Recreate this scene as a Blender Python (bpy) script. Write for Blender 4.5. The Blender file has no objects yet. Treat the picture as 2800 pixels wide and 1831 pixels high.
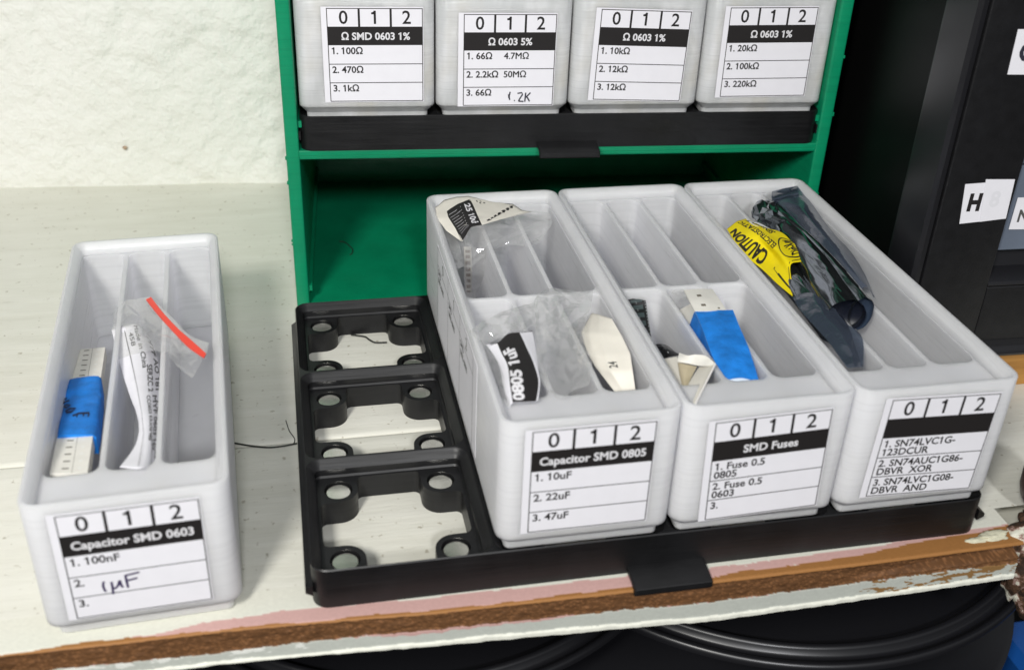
import bpy, bmesh, math, random
import numpy as np
from mathutils import Vector, Matrix, Euler
from mathutils.geometry import tessellate_polygon

random.seed(7)
S = 0.001                      # everything below is written in millimetres
scene = bpy.context.scene
COL = scene.collection

# ------------------------------------------------------------------ camera
CAM_P = (2.4208, -184.8316, 179.1577)
CAM_R = (1.04268, -0.034547, -0.199488)
F_PX, PW, PH = 2951.3166, 2800.0, 1831.0
cam = bpy.data.cameras.new('camera')
cam.sensor_width = 36.0
cam.lens = F_PX / PW * 36.0
cam.clip_start, cam.clip_end = 0.005, 50.0
cam.dof.use_dof = True
cam.dof.focus_distance = 0.318
cam.dof.aperture_fstop = 17.0
camo = bpy.data.objects.new('camera', cam)
camo.location = [c * S for c in CAM_P]
camo.rotation_euler = CAM_R
COL.objects.link(camo)
scene.camera = camo

# ------------------------------------------------------------------ world, lamps, exposure
w = bpy.data.worlds.new('World'); scene.world = w; w.use_nodes = True
bg = w.node_tree.nodes['Background']
bg.inputs[1].default_value = 1.0
_nt = w.node_tree                       # dim room: pale ceiling above, dark floor below
_tc = _nt.nodes.new('ShaderNodeTexCoord'); _sp = _nt.nodes.new('ShaderNodeSeparateXYZ'); _nt.links.new(_tc.outputs['Generated'], _sp.inputs[0])
_mr = _nt.nodes.new('ShaderNodeMapRange'); _mr.inputs[1].default_value = -1; _mr.inputs[2].default_value = 1; _nt.links.new(_sp.outputs[2], _mr.inputs[0])
_rp = _nt.nodes.new('ShaderNodeValToRGB'); _e = _rp.color_ramp.elements
_e[0].position = 0.40; _e[0].color = (.012, .012, .012, 1); _e[1].position = 0.58; _e[1].color = (.085, .088, .091, 1)
_q = _e.new(0.78); _q.color = (.255, .265, .275, 1)
_nt.links.new(_mr.outputs[0], _rp.inputs[0]); _nt.links.new(_rp.outputs[0], bg.inputs[0])

def lamp(name, target, direction, dist, power, size, color):
    l = bpy.data.lights.new(name, 'AREA'); l.shape = 'DISK'; l.size = size * S
    l.energy = power; l.color = color
    o = bpy.data.objects.new(name, l)
    d = Vector(direction).normalized()
    o.location = (Vector(target) - d * dist) * S
    o.rotation_euler = d.to_track_quat('-Z', 'Y').to_euler()
    COL.objects.link(o)
lamp('work_lamp', (10, 120, 10), (0.40, 0.98, -0.80), 640, 2.85, 105, (1.0, 0.985, 0.94))
lamp('room_lamp', (40, 140, 10), (0.02, 1.0, -0.60), 1250, 6.0, 110, (0.96, 0.97, 1.0))

scene.view_settings.view_transform = 'Standard'
scene.view_settings.look = 'None'
scene.view_settings.exposure = 0.0
scene.view_settings.gamma = 1.0
scene.cycles.use_denoising = True
scene.cycles.max_bounces = 12
scene.cycles.diffuse_bounces = 7
scene.cycles.transparent_max_bounces = 24
scene.cycles.caustics_reflective = False
scene.cycles.caustics_refractive = False

# ------------------------------------------------------------------ helpers
_RC = Euler(CAM_R, 'XYZ').to_matrix()
def ray(u, v):
    return _RC @ Vector(((u - PW / 2) / F_PX, -(v - PH / 2) / F_PX, -1.0))
def at(u, v, z):
    """photo point at height z (mm) -> world mm"""
    d = ray(u, v); t = (z - CAM_P[2]) / d.z
    return Vector(CAM_P) + d * t
def zoom(x0, y0, k):
    return lambda x, y, z: at(x0 + x * k, y0 + y * k, z)

def tag(o, label=None, cat=None, group=None, kind=None):
    if label: o['label'] = label
    if cat: o['category'] = cat
    if group: o['group'] = group
    if kind: o['kind'] = kind
    return o
def empty(name, loc=(0, 0, 0), rz=0.0):
    o = bpy.data.objects.new(name, None); o.empty_display_size = 0.01
    o.location = [c * S for c in loc]; o.rotation_euler = (0, 0, rz)
    COL.objects.link(o); return o

class MB:
    def __init__(s): s.v = []; s.f = []; s.m = []
    def add(s, verts, faces, mi=0):
        b = len(s.v); s.v += [tuple(q) for q in verts]
        for f in faces: s.f.append(tuple(b + i for i in f)); s.m.append(mi)
    def loft(s, loops, cap0=True, cap1=True, mi=0, closed=True):
        n = len(loops[0]); b = len(s.v)
        for L in loops: s.v += [tuple(q) for q in L]
        for k in range(len(loops) - 1):
            for i in range(n if closed else n - 1):
                j = (i + 1) % n
                s.f.append((b + k * n + i, b + k * n + j, b + (k + 1) * n + j, b + (k + 1) * n + i)); s.m.append(mi)
        if cap0: s.f.append(tuple(b + i for i in reversed(range(n)))); s.m.append(mi)
        if cap1: s.f.append(tuple(b + (len(loops) - 1) * n + i for i in range(n))); s.m.append(mi)
    def box(s, a, c, mi=0):
        x0, y0, z0 = a; x1, y1, z1 = c
        s.loft([[(x0, y0, z0), (x1, y0, z0), (x1, y1, z0), (x0, y1, z0)],
                [(x0, y0, z1), (x1, y0, z1), (x1, y1, z1), (x0, y1, z1)]], mi=mi)
    def rbox(s, a, c, r=0.5, mi=0, n=3):
        """box with rounded vertical edges and chamfered top/bottom"""
        x0, y0, z0 = a; x1, y1, z1 = c
        e = min(r, 0.45 * (z1 - z0)) * 0.6
        s.loft([rr3(x0 + e, y0 + e, x1 - e, y1 - e, max(r - e, .05), z0, n), rr3(x0, y0, x1, y1, r, z0 + e, n),
                rr3(x0, y0, x1, y1, r, z1 - e, n), rr3(x0 + e, y0 + e, x1 - e, y1 - e, max(r - e, .05), z1, n)], mi=mi)
    def slab(s, outer, holes, z0, z1, mi=0):
        """plan polygon with holes, extruded z0..z1 (closed)"""
        rings = [outer] + holes
        pl = [[Vector((x, y, 0)) for x, y in r] for r in rings]
        tris = tessellate_polygon(pl)
        flat = [q for r in rings for q in r]; n = len(flat); b = len(s.v)
        s.v += [(x, y, z0) for x, y in flat] + [(x, y, z1) for x, y in flat]
        for t in tris:
            p0, p1, p2 = (flat[i] for i in t)
            a = (p1[0] - p0[0]) * (p2[1] - p0[1]) - (p1[1] - p0[1]) * (p2[0] - p0[0])
            if a < 0: t = (t[0], t[2], t[1])
            s.f.append((b + n + t[0], b + n + t[1], b + n + t[2])); s.m.append(mi)
            s.f.append((b + t[2], b + t[1], b + t[0])); s.m.append(mi)
        o = 0
        for ri, r in enumerate(rings):
            m = len(r)
            ar = sum(r[i][0] * r[(i + 1) % m][1] - r[(i + 1) % m][0] * r[i][1] for i in range(m))
            ccw = ar > 0
            want = ccw if ri == 0 else not ccw
            for i in range(m):
                j = (i + 1) % m
                q = (b + o + i, b + o + j, b + n + o + j, b + n + o + i)
                s.f.append(q if want else tuple(reversed(q))); s.m.append(mi)
            o += m
    def tube(s, path, r, n=8, mi=0):
        P = [Vector(q) for q in path]; loops = []
        for i, q in enumerate(P):
            t = (P[min(i + 1, len(P) - 1)] - P[max(i - 1, 0)]).normalized()
            a = t.cross(Vector((0, 0, 1)));
            if a.length < .05: a = t.cross(Vector((1, 0, 0)))
            a.normalize(); c = t.cross(a)
            rr_ = r(i / (len(P) - 1)) if callable(r) else r
            loops.append([q + a * (rr_ * math.cos(2 * math.pi * k / n)) + c * (rr_ * math.sin(2 * math.pi * k / n)) for k in range(n)])
        s.loft(loops, mi=mi)
    def disc(s, c, r, z0, z1, n=32, mi=0, e=0.12):
        ring = lambda rad, z: [(c[0] + rad * math.cos(2 * math.pi * k / n), c[1] + rad * math.sin(2 * math.pi * k / n), z) for k in range(n)]
        s.loft([ring(r, z0), ring(r, z1 - e), ring(r - e, z1)], mi=mi)
    def build(s, name, mats, parent=None, smooth=35, loc=None):
        me = bpy.data.meshes.new(name)
        me.from_pydata([(x * S, y * S, z * S) for x, y, z in s.v], [], s.f)
        for m in (mats if isinstance(mats, (list, tuple)) else [mats]): me.materials.append(m)
        me.polygons.foreach_set('material_index', s.m)
        if smooth:
            me.polygons.foreach_set('use_smooth', [True] * len(me.polygons))
            me.update(); me.set_sharp_from_angle(angle=math.radians(smooth))
        me.update()
        o = bpy.data.objects.new(name, me); COL.objects.link(o)
        if parent: o.parent = parent
        if loc: o.location = [c * S for c in loc]
        return o

def rr(x0, y0, x1, y1, r, n=5):
    out = []
    for cx, cy, a0 in ((x1 - r, y0 + r, -90), (x1 - r, y1 - r, 0), (x0 + r, y1 - r, 90), (x0 + r, y0 + r, 180)):
        for k in range(n + 1):
            a = math.radians(a0 + 90 * k / n); out.append((cx + r * math.cos(a), cy + r * math.sin(a)))
    return out
def rr3(x0, y0, x1, y1, r, z, n=5): return [(x, y, z) for x, y in rr(x0, y0, x1, y1, r, n)]

# value noise for real relief / paint wear
def vnoise(x, y, seed=0):
    x = np.asarray(x, float); y = np.asarray(y, float)
    xi = np.floor(x).astype(np.int64); yi = np.floor(y).astype(np.int64)
    fx = x - xi; fy = y - yi; fx = fx * fx * (3 - 2 * fx); fy = fy * fy * (3 - 2 * fy)
    def h(a, b):
        n = (a * 374761393 + b * 668265263 + seed * 1274126177) & 0x7fffffff
        n = ((n ^ (n >> 13)) * 1274126177) & 0x7fffffff
        return ((n ^ (n >> 16)) & 0xffff) / 65535.0
    return (h(xi, yi) * (1 - fx) + h(xi + 1, yi) * fx) * (1 - fy) + (h(xi, yi + 1) * (1 - fx) + h(xi + 1, yi + 1) * fx) * fy
def fbm(x, y, seed=0, oct=4):
    t = 0; a = .5
    for k in range(oct):
        t = t + a * vnoise(x * 2 ** k, y * 2 ** k, seed + k * 17); a *= .5
    return t

# ------------------------------------------------------------------ materials
def new_mat(name):
    m = bpy.data.materials.new(name); m.use_nodes = True
    nt = m.node_tree; return m, nt, nt.nodes['Principled BSDF']
def coords(nt, scale=(1, 1, 1), kind='Object'):
    tc = nt.nodes.new('ShaderNodeTexCoord'); mp = nt.nodes.new('ShaderNodeMapping')
    mp.inputs['Scale'].default_value = scale
    nt.links.new(tc.outputs[kind], mp.inputs[0]); return mp.outputs[0]
def noise(nt, vec, scale, detail=4, rough=.55):
    n = nt.nodes.new('ShaderNodeTexNoise'); n.inputs['Scale'].default_value = scale
    n.inputs['Detail'].default_value = detail; n.inputs['Roughness'].default_value = rough
    nt.links.new(vec, n.inputs['Vector']); return n.outputs['Fac']
def ramp(nt, fac, stops):
    r = nt.nodes.new('ShaderNodeValToRGB'); e = r.color_ramp.elements
    while len(e) < len(stops): e.new(0.5)
    for k, (p, c) in enumerate(stops):
        e[k].position = p; e[k].color = (c[0], c[1], c[2], 1) if isinstance(c, tuple) else (c, c, c, 1)
    nt.links.new(fac, r.inputs[0]); return r.outputs[0]
def mixc(nt, fac, a, b):
    m = nt.nodes.new('ShaderNodeMix'); m.data_type = 'RGBA'
    for sk, val in ((m.inputs[0], fac), (m.inputs[6], a), (m.inputs[7], b)):
        if hasattr(val, 'is_linked'): nt.links.new(val, sk)
        elif isinstance(val, tuple): sk.default_value = (*val[:3], 1)
        else: sk.default_value = val
    return m.outputs[2]
def bump(nt, bs, h, strength, dist):
    b = nt.nodes.new('ShaderNodeBump'); b.inputs['Strength'].default_value = strength; b.inputs['Distance'].default_value = dist
    nt.links.new(h, b.inputs['Height']); nt.links.new(b.outputs[0], bs.inputs['Normal']); return b
def simple(name, col, rough=.5, spec=.5, metal=0, var=0.0, vscale=300, bmp=0, bscale=800):
    m, nt, bs = new_mat(name)
    bs.inputs['Roughness'].default_value = rough; bs.inputs['Metallic'].default_value = metal
    bs.inputs['Specular IOR Level'].default_value = spec
    bs.inputs['Base Color'].default_value = (*col, 1)
    if var or bmp: v = coords(nt)
    if var:
        f = noise(nt, v, vscale, 5)
        c = ramp(nt, f, [(.3, tuple(max(0, q * (1 - var)) for q in col)), (.7, tuple(min(1, q * (1 + var)) for q in col))])
        nt.links.new(c, bs.inputs['Base Color'])
    if bmp: bump(nt, bs, noise(nt, v, bscale, 3), 1.0, bmp * S)
    return m
def printed(name, col, rough=.42, spec=.45, line=.05, sss=0.0, var=.1, axis='z', trans=0.0, streak=0.0, mottle=0.0):
    """3D printed plastic: fine layer streaks along z"""
    m, nt, bs = new_mat(name)
    sc = (40, 40, 1400) if axis == 'z' else (40, 1400, 40)
    v = coords(nt, sc)
    f = noise(nt, v, 1.0, 3, .7)
    v2 = coords(nt, (1, 1, .6)); f2 = noise(nt, v2, 95, 4, .6)
    lo = tuple(q * (1 - var) for q in col); hi = tuple(min(1, q * (1 + var)) for q in col)
    c = mixc(nt, ramp(nt, f2, [(.3, 0.0), (.7, 1.0)]), lo, hi)
    if streak:  # layer lines: their sheen and shade put into the base colour
        fs_ = noise(nt, coords(nt, (14, 14, 760)), 1.0, 3, .75)
        c = mixc(nt, ramp(nt, fs_, [(.36, streak), (.52, 0.0)]), c, tuple(q * .78 for q in col))
    if mottle:
        fm = noise(nt, coords(nt, (1, 1, .45)), 105, 3, .6); fm2 = noise(nt, coords(nt, (1.3, 1, .6)), 60, 2)
        c = mixc(nt, ramp(nt, fm, [(.42, mottle), (.62, 0.0)]), c, tuple(q * k for q, k in zip(col, (.74, .75, .74))))
        c = mixc(nt, ramp(nt, fm2, [(.50, 0.0), (.68, mottle * .6)]), c, tuple(q * k for q, k in zip(col, (.90, .85, .74))))
    nt.links.new(c, bs.inputs['Base Color'])
    rgh = ramp(nt, f, [(.3, rough * .75), (.7, min(1, rough * 1.3))]); nt.links.new(rgh, bs.inputs['Roughness'])
    bs.inputs['Specular IOR Level'].default_value = spec
    bump(nt, bs, f, 1.0, line * S)
    if sss:
        bs.inputs['Subsurface Weight'].default_value = sss
        bs.inputs['Subsurface Radius'].default_value = (1.0, 1.0, 1.05)
        bs.inputs['Subsurface Scale'].default_value = 4.0 * S
    if trans:
        tl = nt.nodes.new('ShaderNodeBsdfTranslucent'); tl.inputs[0].default_value = (.95, .95, .97, 1)
        mx = nt.nodes.new('ShaderNodeMixShader'); mx.inputs[0].default_value = trans; out = nt.nodes['Material Output']
        nt.links.new(bs.outputs[0], mx.inputs[1]); nt.links.new(tl.outputs[0], mx.inputs[2]); nt.links.new(mx.outputs[0], out.inputs[0])
    return m

M = {}
M['green'] = printed('green_printed_plastic', (0.002, 0.245, 0.112), .36, .5, .05, var=.10, streak=.5)
M['black'] = printed('black_printed_plastic', (0.0075, 0.0075, 0.0082), .42, .42, .05, var=.35)
M['bin'] = printed('translucent_printed_plastic', (0.875, 0.875, 0.895), .34, .5, .075, sss=1.0, var=.03, trans=.30, streak=.40, mottle=.14)
M['bin_upper'] = printed('mottled_translucent_plastic', (0.76, 0.765, 0.775), .30, .5, .09, sss=.9, var=.04, trans=.12, streak=.6, mottle=.85)
M['bin_insert'] = M['bin']
M['paper'] = simple('white_label_paper', (0.80, 0.79, 0.83), .55, .35, var=.02, vscale=200)
M['cream'] = simple('cream_paper', (0.73, 0.695, 0.615), .6, .3, var=.05, vscale=150)
M['cream_tape'] = simple('cream_carrier_tape', (0.78, 0.755, 0.69), .5, .35, var=.05, vscale=200)
M['ink'] = simple('black_ink', (0.018, 0.016, 0.016), .5, .3)
M['ink_soft'] = simple('grey_ink', (0.09, 0.09, 0.085), .6, .3)
M['white_ink'] = simple('white_print', (0.70, 0.69, 0.71), .55, .3)
M['pen'] = simple('violet_pen_ink', (0.05, 0.035, 0.10), .5, .3)
M['pen_dark'] = simple('dark_pen_ink', (0.03, 0.03, 0.045), .5, .3)
M['blue_pen'] = simple('dark_blue_pen_ink', (0.006, 0.012, 0.045), .6, .3)
M['blue_tape'] = simple('blue_masking_tape', (0.012, 0.19, 0.62), .62, .3, var=.26, vscale=210, bmp=.5, bscale=300)
M['yellow'] = simple('yellow_label_paper', (0.78, 0.63, 0.004), .5, .35, var=.05, vscale=200)
M['red'] = simple('red_zip_strip', (0.80, 0.045, 0.02), .35, .5)
M['steel'] = simple('nickel_magnet', (0.80, 0.78, 0.70),   .2, .5, metal=.85, var=.08, vscale=500)
M['hair'] = simple('dark_fibre', (0.02, 0.022, 0.018), .6, .3)
M['carrier_black'] = simple('black_carrier_tape', (0.014, 0.014, 0.015), .22, .6)
M['chip'] = simple('component_grey', (0.05, 0.07, 0.07), .3, .5)
M['chip_brown'] = simple('brown_component', (0.20, 0.12, 0.07), .4, .5)
M['chip_tin'] = simple('tinned_end', (0.6, 0.58, 0.55), .3, .5, metal=.8)
M['hole'] = simple('dark_slot', (0.16, 0.14, 0.11), .7, .2)
M['gloss_black'] = simple('glossy_black_plastic', (0.010, 0.010, 0.012), .36, .6)
M['box_black'] = simple('black_box_plastic', (0.0085, 0.0085, 0.0095), .42, .4, var=.25, vscale=250, bmp=.05, bscale=1500)
M['box_side_shade'] = simple('shaded_side_plastic', (0.003, 0.003, 0.003), .45, .2)  # blacker than the box front: shade of the gap put into the colour
M['drawer_grey'] = simple('grey_translucent_drawer', (0.13, 0.155, 0.20), .28, .5, var=.12, vscale=60)
M['dark'] = simple('under_shelf_shade', (0.010, 0.010, 0.010), .9, .05)  # near-black colour stands in for the darkness under the shelf
M['blue_plastic'] = simple('blue_plastic', (0.01, 0.09, 0.36), .35, .5)
M['knob'] = simple('dark_brown_leather', (0.035, 0.012, 0.010), .38, .5, var=.2, vscale=150)

def film(name, tint, haze, rough, bmp, bscale, refl=1.0, dark=None):
    """thin clear film: see-through, with fresnel sparkle and a little milkiness"""
    m, nt, bs = new_mat(name); nt.nodes.remove(bs)
    out = nt.nodes['Material Output']
    tr = nt.nodes.new('ShaderNodeBsdfTransparent'); tr.inputs[0].default_value = (*tint, 1)
    gl = nt.nodes.new('ShaderNodeBsdfGlossy'); gl.inputs['Roughness'].default_value = rough
    gl.inputs[0].default_value = (refl, refl, refl, 1)
    df = nt.nodes.new('ShaderNodeBsdfDiffuse'); df.inputs[0].default_value = (*(dark or (.95, .95, .94)), 1)
    tl = nt.nodes.new('ShaderNodeBsdfTranslucent'); tl.inputs[0].default_value = (*(dark or (.95, .95, .94)), 1)
    v = coords(nt); h = noise(nt, v, bscale, 3)
    bp = nt.nodes.new('ShaderNodeBump'); bp.inputs['Distance'].default_value = bmp * S; nt.links.new(h, bp.inputs['Height'])
    for q in (gl, df): nt.links.new(bp.outputs[0], q.inputs['Normal'])
    lw = nt.nodes.new('ShaderNodeLayerWeight'); lw.inputs[0].default_value = .5; nt.links.new(bp.outputs[0], lw.inputs['Normal'])
    pw = nt.nodes.new('ShaderNodeMath'); pw.operation = 'POWER'; pw.inputs[1].default_value = 4.0; nt.links.new(lw.outputs['Facing'], pw.inputs[0])
    ma = nt.nodes.new('ShaderNodeMath'); ma.operation = 'MULTIPLY_ADD'; ma.inputs[1].default_value = .55; ma.inputs[2].default_value = .085; nt.links.new(pw.outputs[0], ma.inputs[0]); fr = ma
    mx0 = nt.nodes.new('ShaderNodeMixShader'); mx0.inputs[0].default_value = .5
    nt.links.new(df.outputs[0], mx0.inputs[1]); nt.links.new(tl.outputs[0], mx0.inputs[2])
    mx1 = nt.nodes.new('ShaderNodeMixShader'); mx1.inputs[0].default_value = haze
    nt.links.new(tr.outputs[0], mx1.inputs[1]); nt.links.new(mx0.outputs[0], mx1.inputs[2])
    mx2 = nt.nodes.new('ShaderNodeMixShader'); nt.links.new(fr.outputs[0], mx2.inputs[0])
    nt.links.new(mx1.outputs[0], mx2.inputs[1]); nt.links.new(gl.outputs[0], mx2.inputs[2])
    nt.links.new(mx2.outputs[0], out.inputs[0]); return m
M['film'] = film('clear_bag_film', (.995, .995, .99), .25, .08, .35, 260)
M['film_clear'] = film('thin_clear_film', (.99, .99, .99), .18, .08, .3, 260)
M['film_smoke'] = film('smoky_antistatic_film', (.26, .30, .36), .42, .12, .35, 110, 1.0, (.17, .21, .29))
m, nt, bs = new_mat('dark_antistatic_foil')
bs.inputs['Base Color'].default_value = (.20, .22, .24, 1); bs.inputs['Metallic'].default_value = .95; bs.inputs['Roughness'].default_value = .09
bump(nt, bs, noise(nt, coords(nt, (1.6, .25, 1.2)), 130, 2), 1.0, .8 * S); M['foil'] = m
M['foil_in'] = simple('dark_foil_inside', (.008, .010, .018), .4, .3)

# wall: thick old cream paint on block
m, nt, bs = new_mat('cream_wall_paint'); v = coords(nt)
f = noise(nt, v, 9, 5); f2 = noise(nt, v, 160, 6, .6); f3 = noise(nt, v, 22, 2)
c = ramp(nt, f, [(.3, (.80, .795, .73)), (.7, (.86, .85, .795))])
c = mixc(nt, ramp(nt, f3, [(.74, 0.0), (.82, .25)]), c, (.62, .50, .34))
nt.links.new(c, bs.inputs['Base Color']); bs.inputs['Roughness'].default_value = .5; bs.inputs['Specular IOR Level'].default_value = .35
bump(nt, bs, f2, 1.0, 2.2 * S); M['wall'] = m
# shelf top paint
m, nt, bs = new_mat('cream_shelf_paint')
v = coords(nt, (1, 1, 1)); vs = coords(nt, (28, 190, 60))
grain = noise(nt, vs, 1.0, 5, .65); big = noise(nt, v, 14, 4); sp = noise(nt, v, 420, 2, .5); sp2 = noise(nt, coords(nt, (120, 420, 1)), 1.0, 3)
c = ramp(nt, big, [(.3, (.63, .615, .53)), (.7, (.725, .715, .635))])
c = mixc(nt, ramp(nt, grain, [(.35, .0), (.75, .55)]), c, (.81, .80, .73))
c = mixc(nt, ramp(nt, sp, [(.66, 0.0), (.73, .65)]), c, (.30, .26, .18))
c = mixc(nt, ramp(nt, sp2, [(.68, 0.0), (.78, .4)]), c, (.40, .38, .31))
nt.links.new(c, bs.inputs['Base Color']); bs.inputs['Roughness'].default_value = .45; bs.inputs['Specular IOR Level'].default_value = .4
bump(nt, bs, grain, 1.0, .3 * S); M['shelf'] = m
# shelf edge: colours of the layers of paint / wood are stored per vertex
m, nt, bs = new_mat('chipped_shelf_edge')
at_ = nt.nodes.new('ShaderNodeVertexColor'); at_.layer_name = 'paint'
v = coords(nt); f = noise(nt, coords(nt, (1, 1.3, 1.3)), 900, 4, .7)
mul = nt.nodes.new('ShaderNodeMix'); mul.data_type = 'RGBA'; mul.blend_type = 'MULTIPLY'; mul.inputs[0].default_value = 1
nt.links.new(at_.outputs[0], mul.inputs[6])
nt.links.new(ramp(nt, f, [(.3, .90), (.65, 1.0)]), mul.inputs[7]); nt.links.new(mul.outputs[2], bs.inputs['Base Color'])
bs.inputs['Roughness'].default_value = .6; bs.inputs['Specular IOR Level'].default_value = .3
bump(nt, bs, f, .5, .10 * S); M['edge'] = m
# warm wood board
m, nt, bs = new_mat('orange_wood'); v = coords(nt, (12, 120, 160)); f = noise(nt, v, 1, 5, .65)
nt.links.new(ramp(nt, f, [(.3, (.20, .085, .012)), (.7, (.50, .25, .06))]), bs.inputs['Base Color']); bs.inputs['Roughness'].default_value = .45
bump(nt, bs, f, .5, .2 * S); M['wood'] = m
# flaking bracket
m, nt, bs = new_mat('flaking_rusty_paint'); v = coords(nt); f = noise(nt, v, 120, 5, .65); f2 = noise(nt, v, 330, 4, .6)
c = ramp(nt, f, [(.41, (.030, .016, .009)), (.475, (.10, .05, .025)), (.505, (.36, .23, .20)), (.525, (.60, .58, .48)), (.6, (.68, .67, .58))])
nt.links.new(mixc(nt, ramp(nt, f2, [(.55, 0.0), (.66, .7)]), c, (.16, .08, .04)), bs.inputs['Base Color']); bs.inputs['Roughness'].default_value = .75
bump(nt, bs, f, 1, .9 * S); M['rust'] = m

# ------------------------------------------------------------------ text
_tcache = {}
def _raw(txt, bold, track):
    cu = bpy.data.curves.new('lettering', 'FONT'); cu.body = txt; cu.size = 1.0; cu.offset = bold; cu.resolution_u = 1; cu.fill_mode = 'FRONT'; cu.space_character = track
    ob = bpy.data.objects.new('lettering_tmp', cu); COL.objects.link(ob)
    me = bpy.data.meshes.new_from_object(ob.evaluated_get(bpy.context.evaluated_depsgraph_get()))
    vs = [(q.co.x, q.co.y) for q in me.vertices]
    bpy.data.objects.remove(ob); bpy.data.curves.remove(cu); bpy.data.meshes.remove(me); return vs
def _flags(vs, fs, txt, bold, align, track):
    """the built-in '1' is a bare stem: give it the slanted flag of the printed labels"""
    one = _raw('1', bold, track); xr0, xl0 = max(x for x, y in one), min(x for x, y in one); top = max(y for x, y in one); bw = xr0 - xl0
    full = _raw(txt, bold, track); shift = max(x for x, y in vs) - max(x for x, y in full)
    for i, ch in enumerate(txt):
        if ch != '1': continue
        pre = _raw(txt[:i + 1], bold, track); xr = max(x for x, y in pre) + shift; xl = xr - bw
        k = len(vs); vs += [(xl - .13, top * .72), (xl - .13, top * .86), (xl - .03, top * .90), (xl + bw * .3, top), (xl + bw * .5, top * .72)]
        fs.append((k, k + 4, k + 3, k + 2, k + 1))
def text_geo(txt, cap=2.0, bold=0.0, align='LEFT', track=1.0):
    """2D triangles (mm) of a line of lettering, baseline at v=0"""
    key = (txt, bold, align, track)
    if key not in _tcache and 'M' in txt and 0 < bold < .025:      # struck several times instead of fattened
        b_ = bold; v0, f0 = text_geo(txt, CAPH, 0.0, align, track); vs, fs = [], []
        for dx, dy in ((0, 0), (b_, 0), (-b_, 0), (0, b_ * .7), (0, -b_ * .7)):
            k = len(vs); vs += [(x + dx, y + dy) for x, y in v0]; fs += [tuple(k + i for i in f) for f in f0]
        _tcache[key] = (vs, fs)
    if key not in _tcache:
        cu = bpy.data.curves.new('lettering', 'FONT'); cu.body = txt; cu.size = 1.0; cu.align_x = align
        cu.offset = bold; cu.resolution_u = 3; cu.fill_mode = 'FRONT'; cu.space_character = track
        ob = bpy.data.objects.new('lettering_tmp', cu); COL.objects.link(ob)
        dg = bpy.context.evaluated_depsgraph_get()
        me = bpy.data.meshes.new_from_object(ob.evaluated_get(dg))
        vs = [(q.co.x, q.co.y) for q in me.vertices]; fs = [tuple(p.vertices) for p in me.polygons]
        bpy.data.objects.remove(ob); bpy.data.curves.remove(cu); bpy.data.meshes.remove(me)
        if '1' in txt and key[0] != '1':
            _flags(vs, fs, txt, bold, align, track)
        elif txt == '1': _flags(vs, fs, txt, bold, align, track)
        _tcache[key] = (vs, fs)
    vs, fs = _tcache[key]; k = cap / CAPH
    return [(x * k, y * k) for x, y in vs], fs
CAPH = 1.0
_v, _f = text_geo('H', 1.0); CAPH = max(y for x, y in _v); _tcache.clear()
def put_text(mb, txt, u, v, cap, fn, bold=0.0, align='LEFT', mi=0, rot=0, sx=1.0, track=1.0, maxw=None):
    vs, fs = text_geo(txt, cap, bold, align, track)
    if not vs: return
    if maxw:
        w_ = max(x for x, y in vs) - min(x for x, y in vs)
        if w_ > maxw: sx = maxw / w_
    c, s_ = math.cos(rot), math.sin(rot)
    mb.add([fn(u + c * x * sx - s_ * y, v + s_ * x * sx + c * y) for x, y in vs], fs, mi)
def put_rect(mb, u0, v0, u1, v1, fn, mi=0, n=1):
    us = [u0 + (u1 - u0) * k / n for k in range(n + 1)]
    mb.add([fn(u, v0) for u in us] + [fn(u, v1) for u in us], [(k, k + 1, n + 2 + k, n + 1 + k) for k in range(n)], mi)
def put_stroke(mb, pts, wd, fn, mi=0):
    P = [Vector(q) for q in pts]; L = []; R = []
    for i, q in enumerate(P):
        t = (P[min(i + 1, len(P) - 1)] - P[max(i - 1, 0)]).normalized(); nrm = Vector((-t.y, t.x)) * wd / 2
        L.append(fn(*(q + nrm))); R.append(fn(*(q - nrm)))
    n = len(P); mb.add(L + R, [(k, n + k, n + k + 1, k + 1) for k in range(n - 1)], mi)

# ------------------------------------------------------------------ setting: wall, shelf, floor
CX, CY, CYAW = 5.3626, 139.9073, -0.0646       # cabinet front-left foot and turn
def cabw(x, y, z):
    c, s_ = math.cos(CYAW), math.sin(CYAW); return (CX + c * x - s_ * y, CY + s_ * x + c * y, z)

# wall, local frame of the cabinet, plane y = 114
nx, nz = 300, 130
xs = np.linspace(-260, 330, nx); zs = np.linspace(-12, 235, nz); X, Z = np.meshgrid(xs, zs)
rel = (fbm(X / 9, Z / 7, 3, 4) - .5) * 5.0 + (fbm(X / 3.2, Z / 3.2, 9, 3) - .5) * 2.0
amp = np.clip((fbm(X / 40, Z / 30, 21, 2) - .15) * 2.0, .25, 1.2)
rel = np.where(rel > 0, rel * .75, rel) * amp
joint = np.exp(-((Z - 75.5 + (fbm(X / 25, Z * 0, 5, 2) - .5) * 2) / 2.2) ** 2)
rel = rel * (1 - .8 * joint) - joint * 0.9
rel = rel - 0.5 * np.clip(1 - Z / 5.0, 0, 1)
Y = 114.0 - rel
mb = MB()
vv = [cabw(a, b, c_) for a, b, c_ in zip(X.ravel(), Y.ravel(), Z.ravel())]
mb.add(vv, [(j * nx + i, j * nx + i + 1, (j + 1) * nx + i + 1, (j + 1) * nx + i) for j in range(nz - 1) for i in range(nx - 1)])
wall = mb.build('wall', M['wall'], smooth=180)
tag(wall, 'rough cream painted block wall behind the green cabinet', 'wall', kind='structure')
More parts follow.
